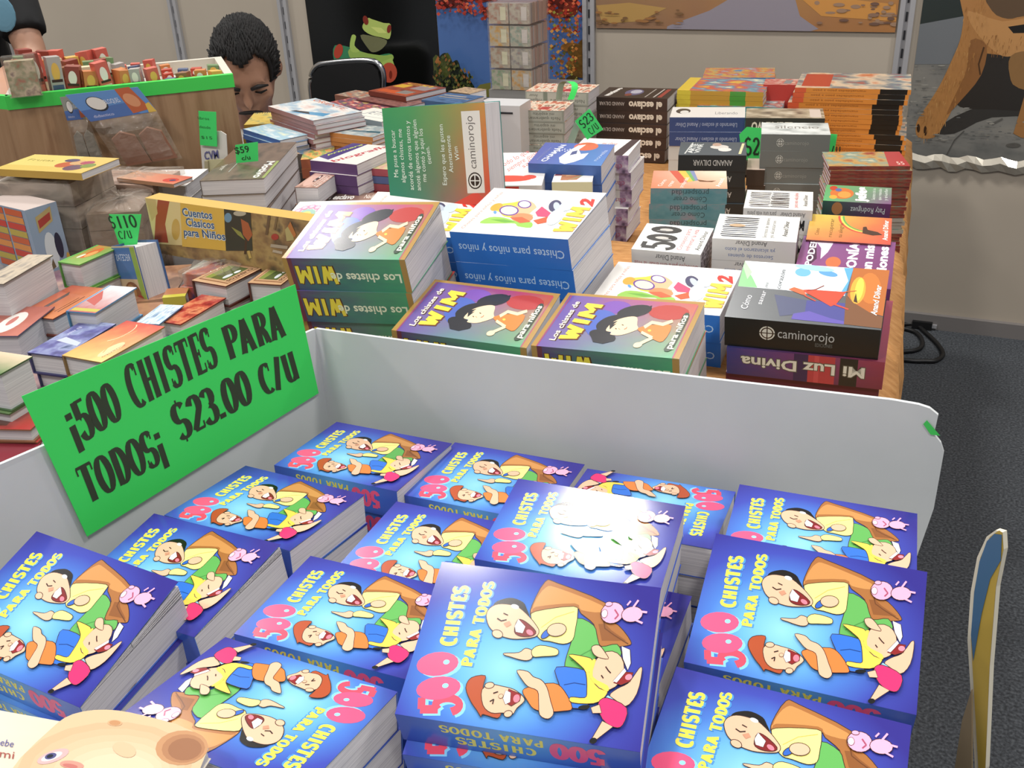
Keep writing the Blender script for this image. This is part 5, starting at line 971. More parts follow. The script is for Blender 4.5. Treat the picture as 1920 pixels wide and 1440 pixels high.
# filler piles that close the gaps between the covers in view
fill = [Design(noisemat(f'filler_cover_{k}', c, (3, 3, 3), 'UV', .35), mat(c[0]), [], pages=PAGES2) for k, c in enumerate((['6a3a30', 'a87a58', '8a5a40'], ['4a5a60', '8a8a80', 'b0a088'], ['8a6a3a', 'c8a868', '5a4a3a'], ['5a3a50', '8a6a70', 'b09080']))]
fl = [('dull red', (-1.24, 1.10, .80)), ('slate', (-1.36, 1.02, .79)), ('ochre', (-1.1, .98, .79)), ('plum', (-1.55, 1.15, .82)), ('rust', (-1.42, 1.22, .80)), ('grey-green', (-1.7, 1.02, .82)), ('tan', (-1.18, 1.34, .79)), ('mauve', (-1.34, .88, .79)), ('brick', (-1.15, 1.16, .775)), ('stone', (-1.28, 1.44, .80)), ('amber', (-1.55, .9, .80)), ('wine', (-1.86, 1.25, .83))]
for k, (nm, p) in enumerate(fl):
    t = (p[2] - .742) / 2
    stack('covered_book', f'{nm} hardcover half hidden under other books', 'on the side table', pose(*p, 35 + rr.uniform(-8, 8)), .15, .2, t, [fill[k % 4]] * 2, g3, 270, .003, cat='book', hard=1)
# --- standing cookbook and its tag
jb = onY((232, 545), 1.30); zx = Vector((-.22, -.97, .1)); yy = Vector((.95, -.28, -.02))
ckb = Design(mat('c8b088', .3), mat('3a5a8a'), [('p', '4a72a8', [(.02, 0), (.5, 0), (.5, .78), (.02, .78)]), ('p', '8aa83a', [(.02, .78), (1, .78), (1, .98), (.02, .98)]), ('e', '8a5a34', .74, .45, .2, .34), ('e', 'b0824a', .7, .4, .12, .2), ('e', 'a83a2c', .82, .72, .08, .14), ('t', 'c8d4e4', 'RECETAS', (.22, .7), (.22, .1), (.12, .7))], back=mat('3a5f94'))
upv = Vector((-.16, .10, 1)).normalized(); zx = (zx - upv * zx.dot(upv)).normalized(); xx = -upv; yy = zx.cross(xx)
Mj = Matrix((xx, yy, zx)).transposed().to_4x4()
top = onY((208, 462), 1.31); Mj.translation = top
book('standing_cookbook', 'blue and tan cookbook standing upright with pages showing', 'book', Mj, .125, .075, .052, ckb, hard=1)
yq = 1.335
tagcard('price_tag', 'green trapezoid tag reading $110 above the standing cookbook', [onY(p, yq) for p in ((226, 466), (256, 464), (265, 402), (204, 402))], parts=[chunky('$', (-.12, .60), (.22, .60), (-.12, .94), '143c20', .16), chunky('II0', (.28, .58), (1.55, .58), (.28, .93), '143c20', .14), chunky('C/U', (.15, .28), (1.0, .28), (.15, .5), '143c20', .13)])
# --- long story box: Cuentos Clasicos
za = .965; a, c = G((272, 371), za), G((592, 416), za); xe = (c - a).normalized(); fh = .108
M_ = frame(a - Vector((0, 0, fh)), xe, Vector((0, 0, 1))); wl = (c - a).length
r = thing('story_box', 'long yellow fairy tale box with blue lettering and forest picture', 'box', M_)
tan_ = mat('c8a040', .3)
b = MB(); b.box((0, 0, -.035), (wl, fh, 0), tan_, top=noisemat('forest_print', ['4a4030', '8a6a40', 'a88a50', '5a4a34'], (9, 3, 3), 'UV', .3)); b.obj('carton', r)
CQ = [(272, 371), (592, 416), (592, 520), (285, 456)]
def CU(p):
    d = onP(p, a, xe.cross(Vector((0, 0, 1)))) - M_.translation; return (d.dot(xe) / wl, d.z / fh)
cu_ = [('p', 'd8c080', [(272, 371), (338, 380), (342, 460), (285, 456)]), ('p', 'a8482c', [(296, 374), (318, 377), (310, 420), (316, 455), (280, 452), (292, 410)]), ('p', 'c8a868', [(273, 372), (292, 374), (296, 400), (285, 415)]), ('p', 'd8ac34', [(338, 380), (420, 391), (424, 470), (342, 462)]), ('e', 'c8a040', 330, 430, 8, 20),
  ('p', '3a3a2c', [(420, 391), (470, 398), (474, 470), (424, 470)]), ('e', '6a90a8', 428, 408, 7, 9), ('p', 'a85a2c', [(452, 410), (466, 418), (474, 440), (466, 452), (456, 440)]), ('p', '8a8a3a', [(434, 425), (452, 435), (460, 450), (446, 440)]), ('l', '4a3420', [(462, 450), (460, 476)], 4), ('l', 'c0a050', [(466, 470), (470, 484)], 5), ('e', 'b0a890', 450, 400, 12, 5),
  ('l', '6a5030', [(505, 402), (500, 440)], 5), ('l', '7a6038', [(520, 405), (515, 430)], 4), ('e', 'a83a28', 516, 444, 7, 6), ('p', 'b0a060', [(535, 430), (545, 420), (552, 450), (538, 452)]), ('p', 'b8702c', [(545, 415), (556, 440), (552, 446), (540, 424)]), ('l', 'a89880', [(508, 460), (540, 464)], 6), ('l', 'b0a088', [(512, 470), (530, 474)], 5)]
for t_, p0, p1, p2 in (('Cuentos', (343, 404), (399, 411), (341, 389)), ('Clasicos', (350, 423), (403, 429), (348, 408)), ('para', (346, 441), (374, 444), (345, 427)), ('Ni\u00f1os', (381, 444), (424, 450), (379, 430))):
    cu_ += [('t', 'e0dcc8', t_, (p0[0] + .6, p0[1] + .6), (p1[0] + .6, p1[1] + .6), (p2[0] + .6, p2[1] + .6), .07), ('t', '2e5a8a', t_, p0, p1, p2, .02)]
b = MB(); emit(b, flat(cu_, CU, .5), lambda u, v, h: (min(max(u, 0), 1) * wl, min(max(v, 0), 1) * fh, .0004 + h), .3); b.obj('face_print', r)
# --- wrapped comic under it
def bundle(name, label, px4, z, h, core, wrap=True, cat='wrapped pack', ops=None, seed=0):
    M, W, D = quad(*px4, z); M = M @ T3(W / 2, D / 2, -h); r = thing(name, label, cat, M); q = random.Random(seed)
    n = 5; b = MB()
    for i in range(n):
        k = h / n; j = q.uniform(-.004, .004); b.box((-W / 2 + j, -D / 2 + j, k * i), (W / 2 + j, D / 2 + j, k * (i + 1) - .001), core)
    b.obj('contents', r)
    if ops:
        b = MB(); emit(b, flat(ops), lambda u, v, e: ((u - .5) * W, (v - .5) * D, h + e), .25); b.obj('top_print', r)
    if wrap:
        m_ = 14; vs = []; fs = []
        prof = [(1.02, 0), (1.03, .5), (1.01, 1.02), (.5, 1.06), (.02, 1.04)]
        for s_, zz in prof:
            for i in range(m_ * 4):
                t = i / (m_ * 4) * 4; e = int(t); f = t - e
                x, y = [(-1 + 2 * f, -1), (1, -1 + 2 * f), (1 - 2 * f, 1), (-1, 1 - 2 * f)][e]
                vs.append((x * W / 2 * s_ + q.uniform(-.004, .004), y * D / 2 * s_ + q.uniform(-.004, .004), h * zz + q.uniform(-.003, .004)))
        k = m_ * 4
        for j in range(len(prof) - 1):
            for i in range(k): fs.append((j * k + i, j * k + (i + 1) % k, (j + 1) * k + (i + 1) % k, (j + 1) * k + i))
        b = MB(); b.raw(vs, fs, FILM); b.obj('film', r)
    return r
brown = noisemat('kraft_pack', ['6a5848', '8a7460', '7a6450'], (8, 8, 30), 'Object', .5)
comic = noisemat('wrapped_comic', ['3a4a80', 'b8543a', 'c8c8c0', '5a8a6a'], (14, 14, 14), 'Object', .3, 4, 0, .35, .65)
bundle('wrapped_comics', 'film-wrapped colourful comics under the long story box', ((402, 466), (482, 478), (430, 522), (348, 512)), .86, .117, comic, seed=2)
bundle('wrapped_bundle', 'brown film-wrapped bundle behind the $110 tag', ((192, 356), (272, 356), (276, 400), (172, 398)), .915, .172, brown, seed=3)
bundle('wrapped_bundle', 'pinkish film-wrapped bundle below the blister pack', ((212, 312), (322, 322), (300, 350), (176, 340)), .93, .187, noisemat('pink_pack', ['a88a78', 'b89a88', '8a7060'], (8, 8, 30), 'Object', .5), seed=4)
bundle('wrapped_bundle', 'grey film-wrapped bundle under the yellow picture book', ((60, 300), (168, 312), (146, 354), (8, 336)), .975, .232, noisemat('grey_pack', ['8a8078', 'a89888', '6a5a50'], (8, 8, 30), 'Object', .5), seed=5)
YB = Design(mat('c8aa4a', .3), mat('b89030'), [('p', 'd8c068', [(0, .3), (.6, .3), (.6, 1), (0, 1)]), ('t', '8a7a3a', 'Frutas', (.1, .6), (.4, .6), (.1, .72)), ('e', 'b8583a', .62, .45, .1, .18), ('e', 'c89a6a', .7, .6, .08, .14), ('e', '6a4a60', .78, .3, .1, .18), ('e', 'a84a5a', .8, .62, .07, .12), ('e', '7a8a3a', .88, .45, .07, .14), ('e', '5a4468', .58, .72, .08, .1)])
M_, W_, D_ = quad((70, 282), (196, 303), (166, 327), (0, 316), 1.0); book('yellow_picture_book', 'yellow fruit picture book on a film-wrapped bundle', 'book', M_, W_, D_, .014, YB)
OB = Design(bilin('orange_sheet', 'c08a60', 'b84a3a', 'b89070', 'c86a48', .15, .3), mat('a87a58'), [('e', 'c03a34', .82, .4, .12, .25), ('e', '4a3a60', .85, .4, .05, .1)])
M_, W_, D_ = quad((222, 310), (318, 330), (366, 350), (205, 325), .99); M_, W_, D_ = quad((258, 318), (350, 333), (330, 348), (225, 332), .939)
book('orange_booklet', 'thin orange booklet on the pinkish bundle', 'booklet', M_, W_, D_, .008, OB)
for z, nm, q in ((.92, 'upper', ((300, 312), (368, 322), (362, 352), (268, 350))), (.86, 'lower', ((310, 345), (385, 350), (380, 385), (290, 385)))):
    M_, W_, D_ = quad(*q, z); stack('pale_paperback', f'pale paperback in the {nm} pile', 'behind the story box', M_, W_, D_, .029, [Design(mat('cfcbc6'), mat('cfcbc6'))] * int((z - .742) / .029), g3, 180)
# --- boxed comic set
za = .95; cA, cR, cL = G((46, 395), za), G((108, 377), za), G((-10, 383), za)
ex_ = (cR - cA); wR = ex_.length * .96; ex_.normalize(); el_ = (cL - cA).normalized(); ex_ = (ex_ * .45 + Vector((el_.y, -el_.x, 0)) * .55).normalized(); ey_ = Vector((0, 0, 1)).cross(ex_); hB = .13
M_ = frame(cA - Vector((0, 0, hB)), ex_, ey_); r = thing('boxed_set', 'boxed comic set with orange strips and pale blue side', 'box', M_)
b = MB(); b.box((0, 0, 0), (wR, .142, hB), mat('8a9ab0', .3), top=mat('b8a8a0', .4)); b.obj('slipcase', r)
b = MB(); emit(b, flat([('p', 'b09860', [(.25, .62), (.75, .74), (.78, .96), (.25, .86)]), ('p', 'a83a34', [(.3, .68), (.7, .77), (.72, .88), (.3, .8)]), ('e', 'c8ccd0', .5, .32, .2, .28), ('e', '2a2a40', .75, .36, .12, .2), ('e', 'c89a3a', .95, .12, .06, .1), ('p', '6a5a40', [(.3, .02), (.5, .06), (.45, .2)])]), lambda u, v, e: (u * wR, -e - .0003, v * hB), .3); b.obj('side_print', r)
for k in range(2):
    f = MB()
    for j in range(9):
        f.face([(-.0008, .012 + k * .064, .004 + j * .0138), (-.0008, .070 + k * .064, .004 + j * .0138), (-.0008, .070 + k * .064, .0165 + j * .0138), (-.0008, .012 + k * .064, .0165 + j * .0138)][::-1], mat(['c8582a', 'b8a03a', 'c83a2c', 'd8883a'][j % 4], .3))
    f.obj('strip_column', r)
# --- price card stand
yv = onY((385, 390), 1.9).y
cd = MB(); q = [onY(p, 1.86) for p in ((385, 392), (432, 392), (424, 252), (414, 246), (374, 246))]; extr(q, (0, .0015, 0), mat('d6d0c6', .6, 'card'), cd)
r = cd.obj('handwritten_card', label='white card with violet handwriting beside the wooden crate', cat='card')
cd = MB(); emit(cd, flat([('t', '5a5a90', 'CVM', (384, 300), (410, 296), (382, 285), .02)], lambda p: (onY(p, 1.858).x, onY(p, 1.858).z)), lambda u, v, h: (u, 1.858 - h, v), .6); cd.obj('lettering', r)
cd = MB(); q = [onY(p, 1.845) for p in ((386, 300), (440, 297), (392, 340))]; extr(q, (0, .0015, 0), mat('c0b88c', .6, 'card'), cd); cd.obj('folded_corner', r)
cd = MB(); q = [onY(p, 1.84) for p in ((383, 302), (389, 302), (393, 388), (386, 392))]; extr(q, (0, .004, 0), mat('b0a480', .6, 'wood_stick'), cd); cd.obj('stick', r)
tagcard('green_note', 'narrow green handwritten note on the white card', [onY(p, 1.853) for p in ((375, 272), (407, 275), (405, 210), (372, 208))], parts=[('t', '1a6a30', t_, (.15, y_), (.8, y_), (.15, y_ + .08)) for t_, y_ in (('libros', .75), ('desde', .5), ('$15', .2))])
# ================================================================== wooden crate of little toys
ZC = 1.05
cA, cB = G((18, 206), ZC), G((438, 163), ZC)
cB = cA + (cB - cA); e1 = (cB - cA); wC = e1.length; e1.normalize(); e2 = Vector((0, 0, 1)).cross(e1); dC = .30; hC = ZC - .742
M_ = frame(cA - Vector((0, 0, hC)), e1, e2)
r = thing('wooden_crate', 'wood-grain display crate with a green tape rim', 'crate', M_)
grain = noisemat('crate_wood', ['7a5636', '94704c', 'a07c58', '86603e'], (26, 26, 2.2), 'Object', .5, 5, .1)
tape = mat('22c83c', .55, 'tape')
for nm, a, c in (('front_board', (0, 0, 0), (wC, .014, hC)), ('back_board', (0, dC - .014, 0), (wC, dC, hC)), ('side_board', (0, .014, 0), (.014, dC - .014, hC)), ('side_board', (wC - .014, .014, 0), (wC, dC - .014, hC)), ('tray', (.014, .014, hC - .01), (wC - .014, dC - .014, hC - .002))):
    b = MB(); b.box(a, c, grain if nm != 'tray' else mat('c8c4b8', .5)); b.obj(nm, r)
for a, c in (((-.003, -.003, hC), (wC + .003, .016, hC + .03)), ((-.003, .016, hC), (.016, dC - .016, hC + .03)), ((wC - .016, .016, hC), (wC + .003, dC - .016, hC + .03)), ((-.003, dC - .016, hC), (wC + .003, dC + .003, hC + .03))):
    b = MB(); b.box(a, c, tape if a[1] < 0 and c[1] < .1 else mat('c0b8a8', .5)); b.obj('rim', r)
wg = G((-110, 196), ZC); Mi_ = M_.inverted(); wl_ = Mi_ @ wg; wl_.z = 0; o0 = Vector((0, 0, 0)); wn = Vector((-wl_.y, wl_.x, 0)).normalized() * -.012
b = MB(); extr([o0, wl_, wl_ + Vector((0, 0, hC)), Vector((0, 0, hC))], tuple(wn), grain, b); b.obj('wing_board', r)
b = MB(); extr([Vector((0, 0, hC)), wl_ + Vector((0, 0, hC)), wl_ + Vector((0, 0, hC + .03)), Vector((0, 0, hC + .03))], tuple(wn * 1.3), tape, b); b.obj('rim', r)
tz = hC - .002; tc = ['b8402c', 'c8783a', '8a3a2c', 'd8a840', '6a8a5a', 'c85a4a', 'a8a09a', '8a5a3a', 'd8c8a0', '4a5a7a']
tw = ['red', 'orange', 'rust', 'yellow', 'green', 'coral', 'grey', 'brown', 'cream', 'blue']
nu = 13
for u in range(nu):
    for v in range(4):
        if u > 9 and v in (1, 3): continue
        hh = (.105 if u < 3 else .08 if u < 6 else .055 if u < 9 else .04) * rr.uniform(.75, 1.1); ww = rr.uniform(.02, .027) if u > 5 else rr.uniform(.025, .032); x = .034 + u * (wC - .068) / (nu - 1) + rr.uniform(-.002, .002); y = .04 + v * .064 + rr.uniform(-.008, .008)
        i = rr.choice([0, 1, 1, 2, 2, 3, 4, 5, 5, 6, 7, 8, 9]); Mt = M_ @ T3(x, y, tz) @ Matrix.Rotation(R(rr.uniform(-30, 30)), 4, 'Z') @ Matrix.Rotation(R(rr.uniform(-7, 7)), 4, 'Y')
        t = thing('toy_box', f'tiny {tw[i]} toy box {"tall" if hh > .07 else "short"} in the crate', 'toy box', Mt, 'toy boxes in the wooden crate')
        b = MB(); b.box((-ww / 2, -ww / 2, 0), (ww / 2, ww / 2, hh), mat(tc[i], .3)); b.obj('carton', t)
        b = MB(); q = tc[(i + 3) % 10]
        emit(b, flat([('p', q, [(.1, .12), (.9, .12), (.9, .4), (.1, .4)]), ('e', 'e0d8c8' if u % 2 else 'd8a840', .5, .68, .3, .2), ('p', '3a2018', [(.1, .46), (.9, .46), (.9, .52), (.1, .52)])]), lambda a, c, e: ((a - .5) * ww, -ww / 2 - .0003 - e, c * hh), .3); b.obj('front_print', t)
t = thing('toy_bag', 'film bag of toys at the left end of the crate', 'toy bag', M_ @ T3(.045, -.012, hC + .03))
b = MB(); b.box((-.03, -.015, 0), (.03, .015, .075), noisemat('toy_mix', ['a8583a', '8a8a60', 'c8b090', '6a4a4a'], (40, 40, 40), 'Object', .4)); b.obj('contents', t)
b = MB(); b.box((-.034, -.019, -.001), (.034, .019, .085), FILM); b.obj('film', t)
# --- blister packs leaning on the crate
def blister(label, q, dn, cols, rs):
    P = [onP(p, cA - e2 * dn, e2) for p in q]   # hdr TL, TR, BR, BL, bag BR, bag BL
    lean = -e2 * .05
    M = frame(P[5], P[4] - P[5], P[3] - P[5]); Mi = M.inverted(); L_ = [Mi @ p for p in P]; r = thing('blister_pack', label, 'blister pack', M)
    b = MB(); extr([L_[3], L_[2], L_[1], L_[0]], (0, 0, .0015), mat(cols[0], .3), b); b.obj('header_card', r)
    w_, h_ = (L_[2] - L_[3]).length, (L_[0] - L_[3]).length; o = L_[3]; ax, ay = (L_[2] - L_[3]), (L_[0] - L_[3])
    ops = flat([('p', '4a6aa8', [(0, 0), (.75, 0), (.7, .45), (0, .4)]), ('e', '2a2a34', .3, .55, .14, .27), ('e', 'd8d0c8', .3, .57, .125, .23), ('p', 'b85a34', [(.66, .05), (.95, .12), (.92, .95), (.7, .95)]), ('e', 'd08a60', .8, .5, .1, .25), ('p', 'd8b040', [(.88, 0), (1, 0), (1, .35), (.93, .3)]), ('t', 'd8dce8', rs, (.42, .5), (.64, .5), (.42, .66)), ('t', 'c8c8e0', 'didactico', (.1, .1), (.4, .1), (.1, .2))])
    b = MB(); emit(b, ops, lambda u, v, e: tuple(o + ax * u + ay * v + Vector((0, 0, .0018 + e))), .3); b.obj('header_print', r)
    a0, a1, a2, a3 = L_[5], L_[4], L_[2], L_[3]
    def bi(u, v): return (a0 * (1 - u) + a1 * u) * (1 - v) + (a3 * (1 - u) + a2 * u) * v
    for u0, u1 in ((.12, .52), (.54, .94)):
        b = MB(); extr([bi(u0, .06), bi(u1, .06), bi(u1 - .02, .62), bi((u0 + u1) / 2, .74), bi(u0 + .02, .62)], (0, 0, .018), mat(cols[1], .45), b); b.obj('block', r)
    b = MB(); n = 8; G_ = []
    for j in range(n + 1):
        for i in range(n + 1):
            u, v = i / n, j / n; e = min(u, 1 - u, v, 1 - v); G_.append(bi(u, v) + Vector((0, 0, .006 + .024 * min(1, e * 5) + rr.uniform(-.0015, .0015))))
    b.raw(G_, [(j * (n + 1) + i, j * (n + 1) + i + 1, (j + 1) * (n + 1) + i + 1, (j + 1) * (n + 1) + i) for j in range(n) for i in range(n)], FILM); b.obj('bubble', r)
    return r
blister('clear blister pack of tan blocks with a blue header card', [(122, 178), (258, 163), (294, 208), (170, 228), (342, 296), (228, 316)], .05, ['5a86c0', '8a5a42'], 'BLOQUES')
blister('second blister pack half hidden behind the blue-headed one', [(112, 182), (150, 178), (166, 222), (126, 226), (196, 296), (142, 300)], .022, ['8a8a80', '7a7468'], 'JUEGO')
# ================================================================== chair
yc = 3.3
pl = [(585, 190), (583, 160), (586, 140), (596, 128), (612, 124), (650, 120), (680, 119), (698, 122), (708, 134), (712, 152), (713, 190)]
P = [onY(p, yc) for p in pl]; zb = P[0].z; cx = (P[0].x + P[-1].x) / 2; hw = (P[-1].x - P[0].x) / 2
r = thing('folding_chair', 'black padded chair with chrome frame below the frog poster', 'chair', T3(cx, yc, 0)); I = T3(-cx, -yc, 0)
blkv = mat('0c0c0d', .5, 'vinyl'); chrome = mat('b8b8b8', .2, 'chrome', metal=1)
b = MB(); extr([p for p in P] + [Vector((P[-1].x, yc, zb - .1)), Vector((P[0].x, yc, zb - .1))], (0, .03, 0), blkv, b); b.obj('backrest', r, I)
fr_ = [Vector((p.x + (p.x - cx) * .06, yc + .015, p.z + .008)) for p in P]
b = MB(); b.tube(smooth([Vector((fr_[0].x, yc + .02, .42))] + fr_ + [Vector((fr_[-1].x, yc + .02, .42))], 4), .011, chrome); b.obj('back_frame', r, I, smooth=True)
b = MB(); b.box((-hw, -.3, .42), (hw, .02, .46), blkv); b.obj('seat', r)
for sx in (-1, 1):
    for y0 in (-.27, .0):
        b = MB(); b.tube([(sx * hw * .95, y0, .42), (sx * hw, y0 + (.06 if y0 == 0 else -.03), 0)], .011, chrome); b.obj('leg', r, smooth=True)
# ================================================================== people
def ellipsoid(mb, M, s, n=14):
    vs = []; fs = []
    for i in range(n + 1):
        th = math.pi * i / n
        for j in range(n * 2):
            ph = math.pi * j / n; vs.append(M @ Vector((s[0] * math.sin(th) * math.cos(ph), s[1] * math.sin(th) * math.sin(ph), s[2] * math.cos(th))))
    k = n * 2
    for i in range(n):
        for j in range(k): fs.append((i * k + j, (i + 1) * k + j, (i + 1) * k + (j + 1) % k, i * k + (j + 1) % k))
    mb.raw(vs, fs, SKM)
skin = noisemat('skin', ['a87a60', 'b4866a'], (9, 9, 9), 'Object', .5); SKM = skin
def melt(name, mb, mt, voxel, parent=None, it=6, **kw):
    """fuse overlapping volumes into one continuous smooth surface"""
    me = mb.mesh(name + '_src'); o = bpy.data.objects.new(name, me); COL.objects.link(o)
    m1 = o.modifiers.new('r', 'REMESH'); m1.mode = 'VOXEL'; m1.voxel_size = voxel
    m2 = o.modifiers.new('s', 'SMOOTH'); m2.iterations = it; m2.factor = .5
    nm = bpy.data.meshes.new_from_object(o.evaluated_get(bpy.context.evaluated_depsgraph_get())); bpy.data.objects.remove(o); bpy.data.meshes.remove(me)
    nm.materials.clear(); nm.materials.append(mt); nm.polygons.foreach_set('use_smooth', [True] * len(nm.polygons)); nm.polygons.foreach_set('material_index', [0] * len(nm.polygons)); nm.update()
    return link(name, nm, parent, **kw)
def limb(mb, pts, rs, seg=12):
    pts = smooth(pts, 4); n = len(pts); q = []
    for i in range(n):
        t = i / (n - 1) * (len(rs) - 1); k = min(int(t), len(rs) - 2); q.append(rs[k] + (rs[k + 1] - rs[k]) * (t - k))
    mb.tube(pts, q, SKM, seg)
    for e in (0, -1): ellipsoid(mb, Matrix.Translation(pts[e]), (q[e],) * 3, 6)
def head_prims(mb, H_):
    for c, s_ in (((0, -.012, .032), (.076, .098, .088)), ((0, .018, -.03), (.064, .074, .09)), ((0, .03, -.085), (.046, .05, .045)), ((0, .078, .028), (.054, .016, .018))): ellipsoid(mb, H_ @ T3(*c), s_)
    mb.tube([H_ @ Vector(p) for p in ((0, .088, .02), (0, .104, -.012), (0, .112, -.032))], [.010, .013, .017], SKM, 8)
    for sx in (-1, 1):
        ellipsoid(mb, H_ @ T3(sx * .079, -.008, -.008) @ Matrix.Rotation(sx * .35, 4, 'Z'), (.010, .021, .034), 8); ellipsoid(mb, H_ @ T3(sx * .04, .066, -.02), (.026, .02, .022), 8)
    ellipsoid(mb, H_ @ T3(0, .088, -.064), (.024, .012, .009), 8)
def hand(mb, w, d, n, s=1.0):
    """palm with five curled fingers: w wrist, d direction, n back-of-hand normal"""
    d = d.normalized(); sd = d.cross(n).normalized()
    ellipsoid(mb, frame(w + d * .045 * s, sd, d), (.04 * s, .05 * s, .016 * s), 8)
    for k, (o, l_) in enumerate(((-.03, .06), (-.011, .072), (.009, .07), (.028, .055))):
        b0 = w + d * .085 * s + sd * o * s; b1 = b0 + d * l_ * .5 * s - n * .008; b2 = b1 + d * l_ * .3 * s - n * .022
        limb(mb, [b0, b1, b2], [.0095 * s, .009 * s, .0075 * s], 8)
    b0 = w + d * .03 * s - sd * .035 * s; limb(mb, [b0, b0 - sd * .025 * s + d * .02 * s, b0 - sd * .03 * s + d * .05 * s - n * .01], [.012 * s, .011 * s, .009 * s], 8)
def hairdo(H_, mt, parent, low, k=1.075):
    n = 44; mb = MB(); vs = []; keep = []
    q = random.Random(3)
    for i in range(n + 1):
        th = math.pi * i / n
        for j in range(n * 2):
            ph = math.pi * j / n; c = Vector((math.sin(th) * math.cos(ph), math.sin(th) * math.sin(ph), math.cos(th)))
            p = Vector((c.x * .076, c.y * .098 - .012, c.z * .088 + .032)); f = k + .05 * max(0, c.z) * (1 + .5 * max(0, c.y)) + .012 * math.sin(ph * 23) + q.uniform(-.006, .006)
            keep.append(low(p)); vs.append(H_ @ Vector((p.x * f, (p.y + .012) * f - .012, (p.z - .032) * f + .032)))
    m_ = n * 2; fs = []
    for i in range(n):
        for j in range(m_):
            a = (i * m_ + j, (i + 1) * m_ + j, (i + 1) * m_ + (j + 1) % m_, i * m_ + (j + 1) % m_)
            if sum(keep[t] for t in a) >= 3: fs.append(a)
    mb.raw(vs, fs, mt)
    for f in fs[::2]:
        p = sum((vs[k] for k in f), Vector()) / 4; o = (p - H_ @ Vector((0, -.012, .032))).normalized(); bk_ = (H_.to_3x3() @ Vector((0, -1, .25))).normalized()
        tg = bk_ - o * bk_.dot(o); d = (tg.normalized() + o * q.uniform(.02, .14) + Vector((q.uniform(-.2, .2), q.uniform(-.2, .2), q.uniform(-.1, .1)))).normalized() * q.uniform(.014, .03); t = d.cross(o).normalized() * .0016
        mb.face([p - t, p + t, p + d], mt)
    o = mb.obj('hair', parent, smooth=True)
    md = o.modifiers.new('thick', 'SOLIDIFY'); md.thickness = .007; md.offset = -1
hairm = noisemat('black_hair', ['070605', '0e0b0a', '15100e'], (60, 60, 12), 'Object', .8)
# --- the seated reader
hc = CAM + ray((463, 128)) * 2.95
tocam = Vector((-hc.x, -hc.y, 0)).normalized(); sdv = Vector((0, 0, 1)).cross(tocam)
fwd = (tocam * .80 + sdv * -.10 + Vector((0, 0, -.55))).normalized(); upv = Vector((0, 0, 1)); upv = (upv - fwd * upv.dot(fwd)).normalized(); xv = fwd.cross(upv)
H_ = Matrix((xv, fwd, upv)).transposed().to_4x4(); H_.translation = hc; H_ = H_ @ Matrix.Scale(1.15, 4)
back = hc - tocam * .14
def B(f, s_, z): return Vector((back.x, back.y, 0)) + tocam * f + sdv * s_ + Vector((0, 0, z))
sh = hc.z - .25
mb = MB(); head_prims(mb, H_)
limb(mb, [H_ @ Vector((0, -.04, -.06)), B(0, 0, sh + .06), B(-.05, 0, sh - .05)], [.058, .06, .09])
limb(mb, [B(-.05, 0, sh - .03), B(-.12, 0, sh - .22), B(-.17, 0, .55)], [.125, .15, .15])
for e in (-1, 1):
    limb(mb, [B(-.05, e * .1, sh - .02), B(-.02, e * .19, sh - .04)], [.075, .062])
    limb(mb, [B(-.02, e * .19, sh - .04), B(.06, e * .25, sh - .26), B(.2, e * .16, sh - .20), B(.28, e * .13, sh - .08)], [.056, .046, .038, .029])
    hand(mb, B(.28, e * .13, sh - .08), Vector((0, 0, .6)) + tocam * .5, tocam * -.6 + Vector((0, 0, .5)))
    limb(mb, [B(-.17, e * .1, .52), B(.12, e * .13, .54), B(.27, e * .14, .50), B(.25, e * .14, .1)], [.095, .08, .062, .045])
    limb(mb, [B(.24, e * .14, .06), B(.36, e * .15, .035)], [.045, .035])
man = melt('person', mb, skin, .011, label='man with short black hair bending over an open magazine', cat='person')
low = lambda p: (p.y < .048 and p.z > -.012 - .02 * (p.y < 0) - .03 * (p.y < -.05)) or (p.z > .080 - .006 * math.cos(min(1, abs(p.x) / .035) * math.pi))
hairdo(H_, hairm, man, low)
brow = mat('15100d', .7, 'hair')
for e in (-1, 1):
    b = MB(); b.tube([H_ @ Vector((e * x, .097 - .012 * (x > .05), z)) for x, z in ((.014, .020), (.032, .028), (.056, .020))], [.005, .0065, .003], brow, 8); b.obj('eyebrow', man, smooth=True)
    b = MB(); b.tube([H_ @ Vector((e * x, .086 - .006 * (x > .04), z)) for x, z in ((.02, .0), (.034, -.003), (.05, .0))], [.002, .004, .002], brow, 6); b.obj('eyelid', man, smooth=True)
b = MB(); b.tube([H_ @ Vector((x, .106 - .2 * x * x, -.050)) for x in (-.03, -.015, 0, .015, .03)], [.003, .006, .006, .006, .003], brow, 8); b.obj('moustache', man, smooth=True)
mb = MB(); limb(mb, [B(-.02, 0, sh + .035), B(-.05, 0, sh - .05), B(-.12, 0, sh - .22), B(-.17, 0, .50)], [.08, .14, .165, .165])
for e in (-1, 1): limb(mb, [B(-.05, e * .1, sh - .02), B(-.02, e * .19, sh - .04), B(.06, e * .25, sh - .26), B(.17, e * .18, sh - .22)], [.085, .07, .058, .048])
melt('shirt', mb, noisemat('blue_grey_shirt', ['5a6a88', '6a7a98'], (8, 8, 8), 'Object', .8), .014, man)
mb = MB()
for e in (-1, 1): limb(mb, [B(-.18, e * .09, .52), B(.12, e * .13, .54), B(.275, e * .14, .50), B(.25, e * .14, .1)], [.115, .092, .075, .06])
melt('trousers', mb, mat('23252c', .8, 'cloth'), .016, man)
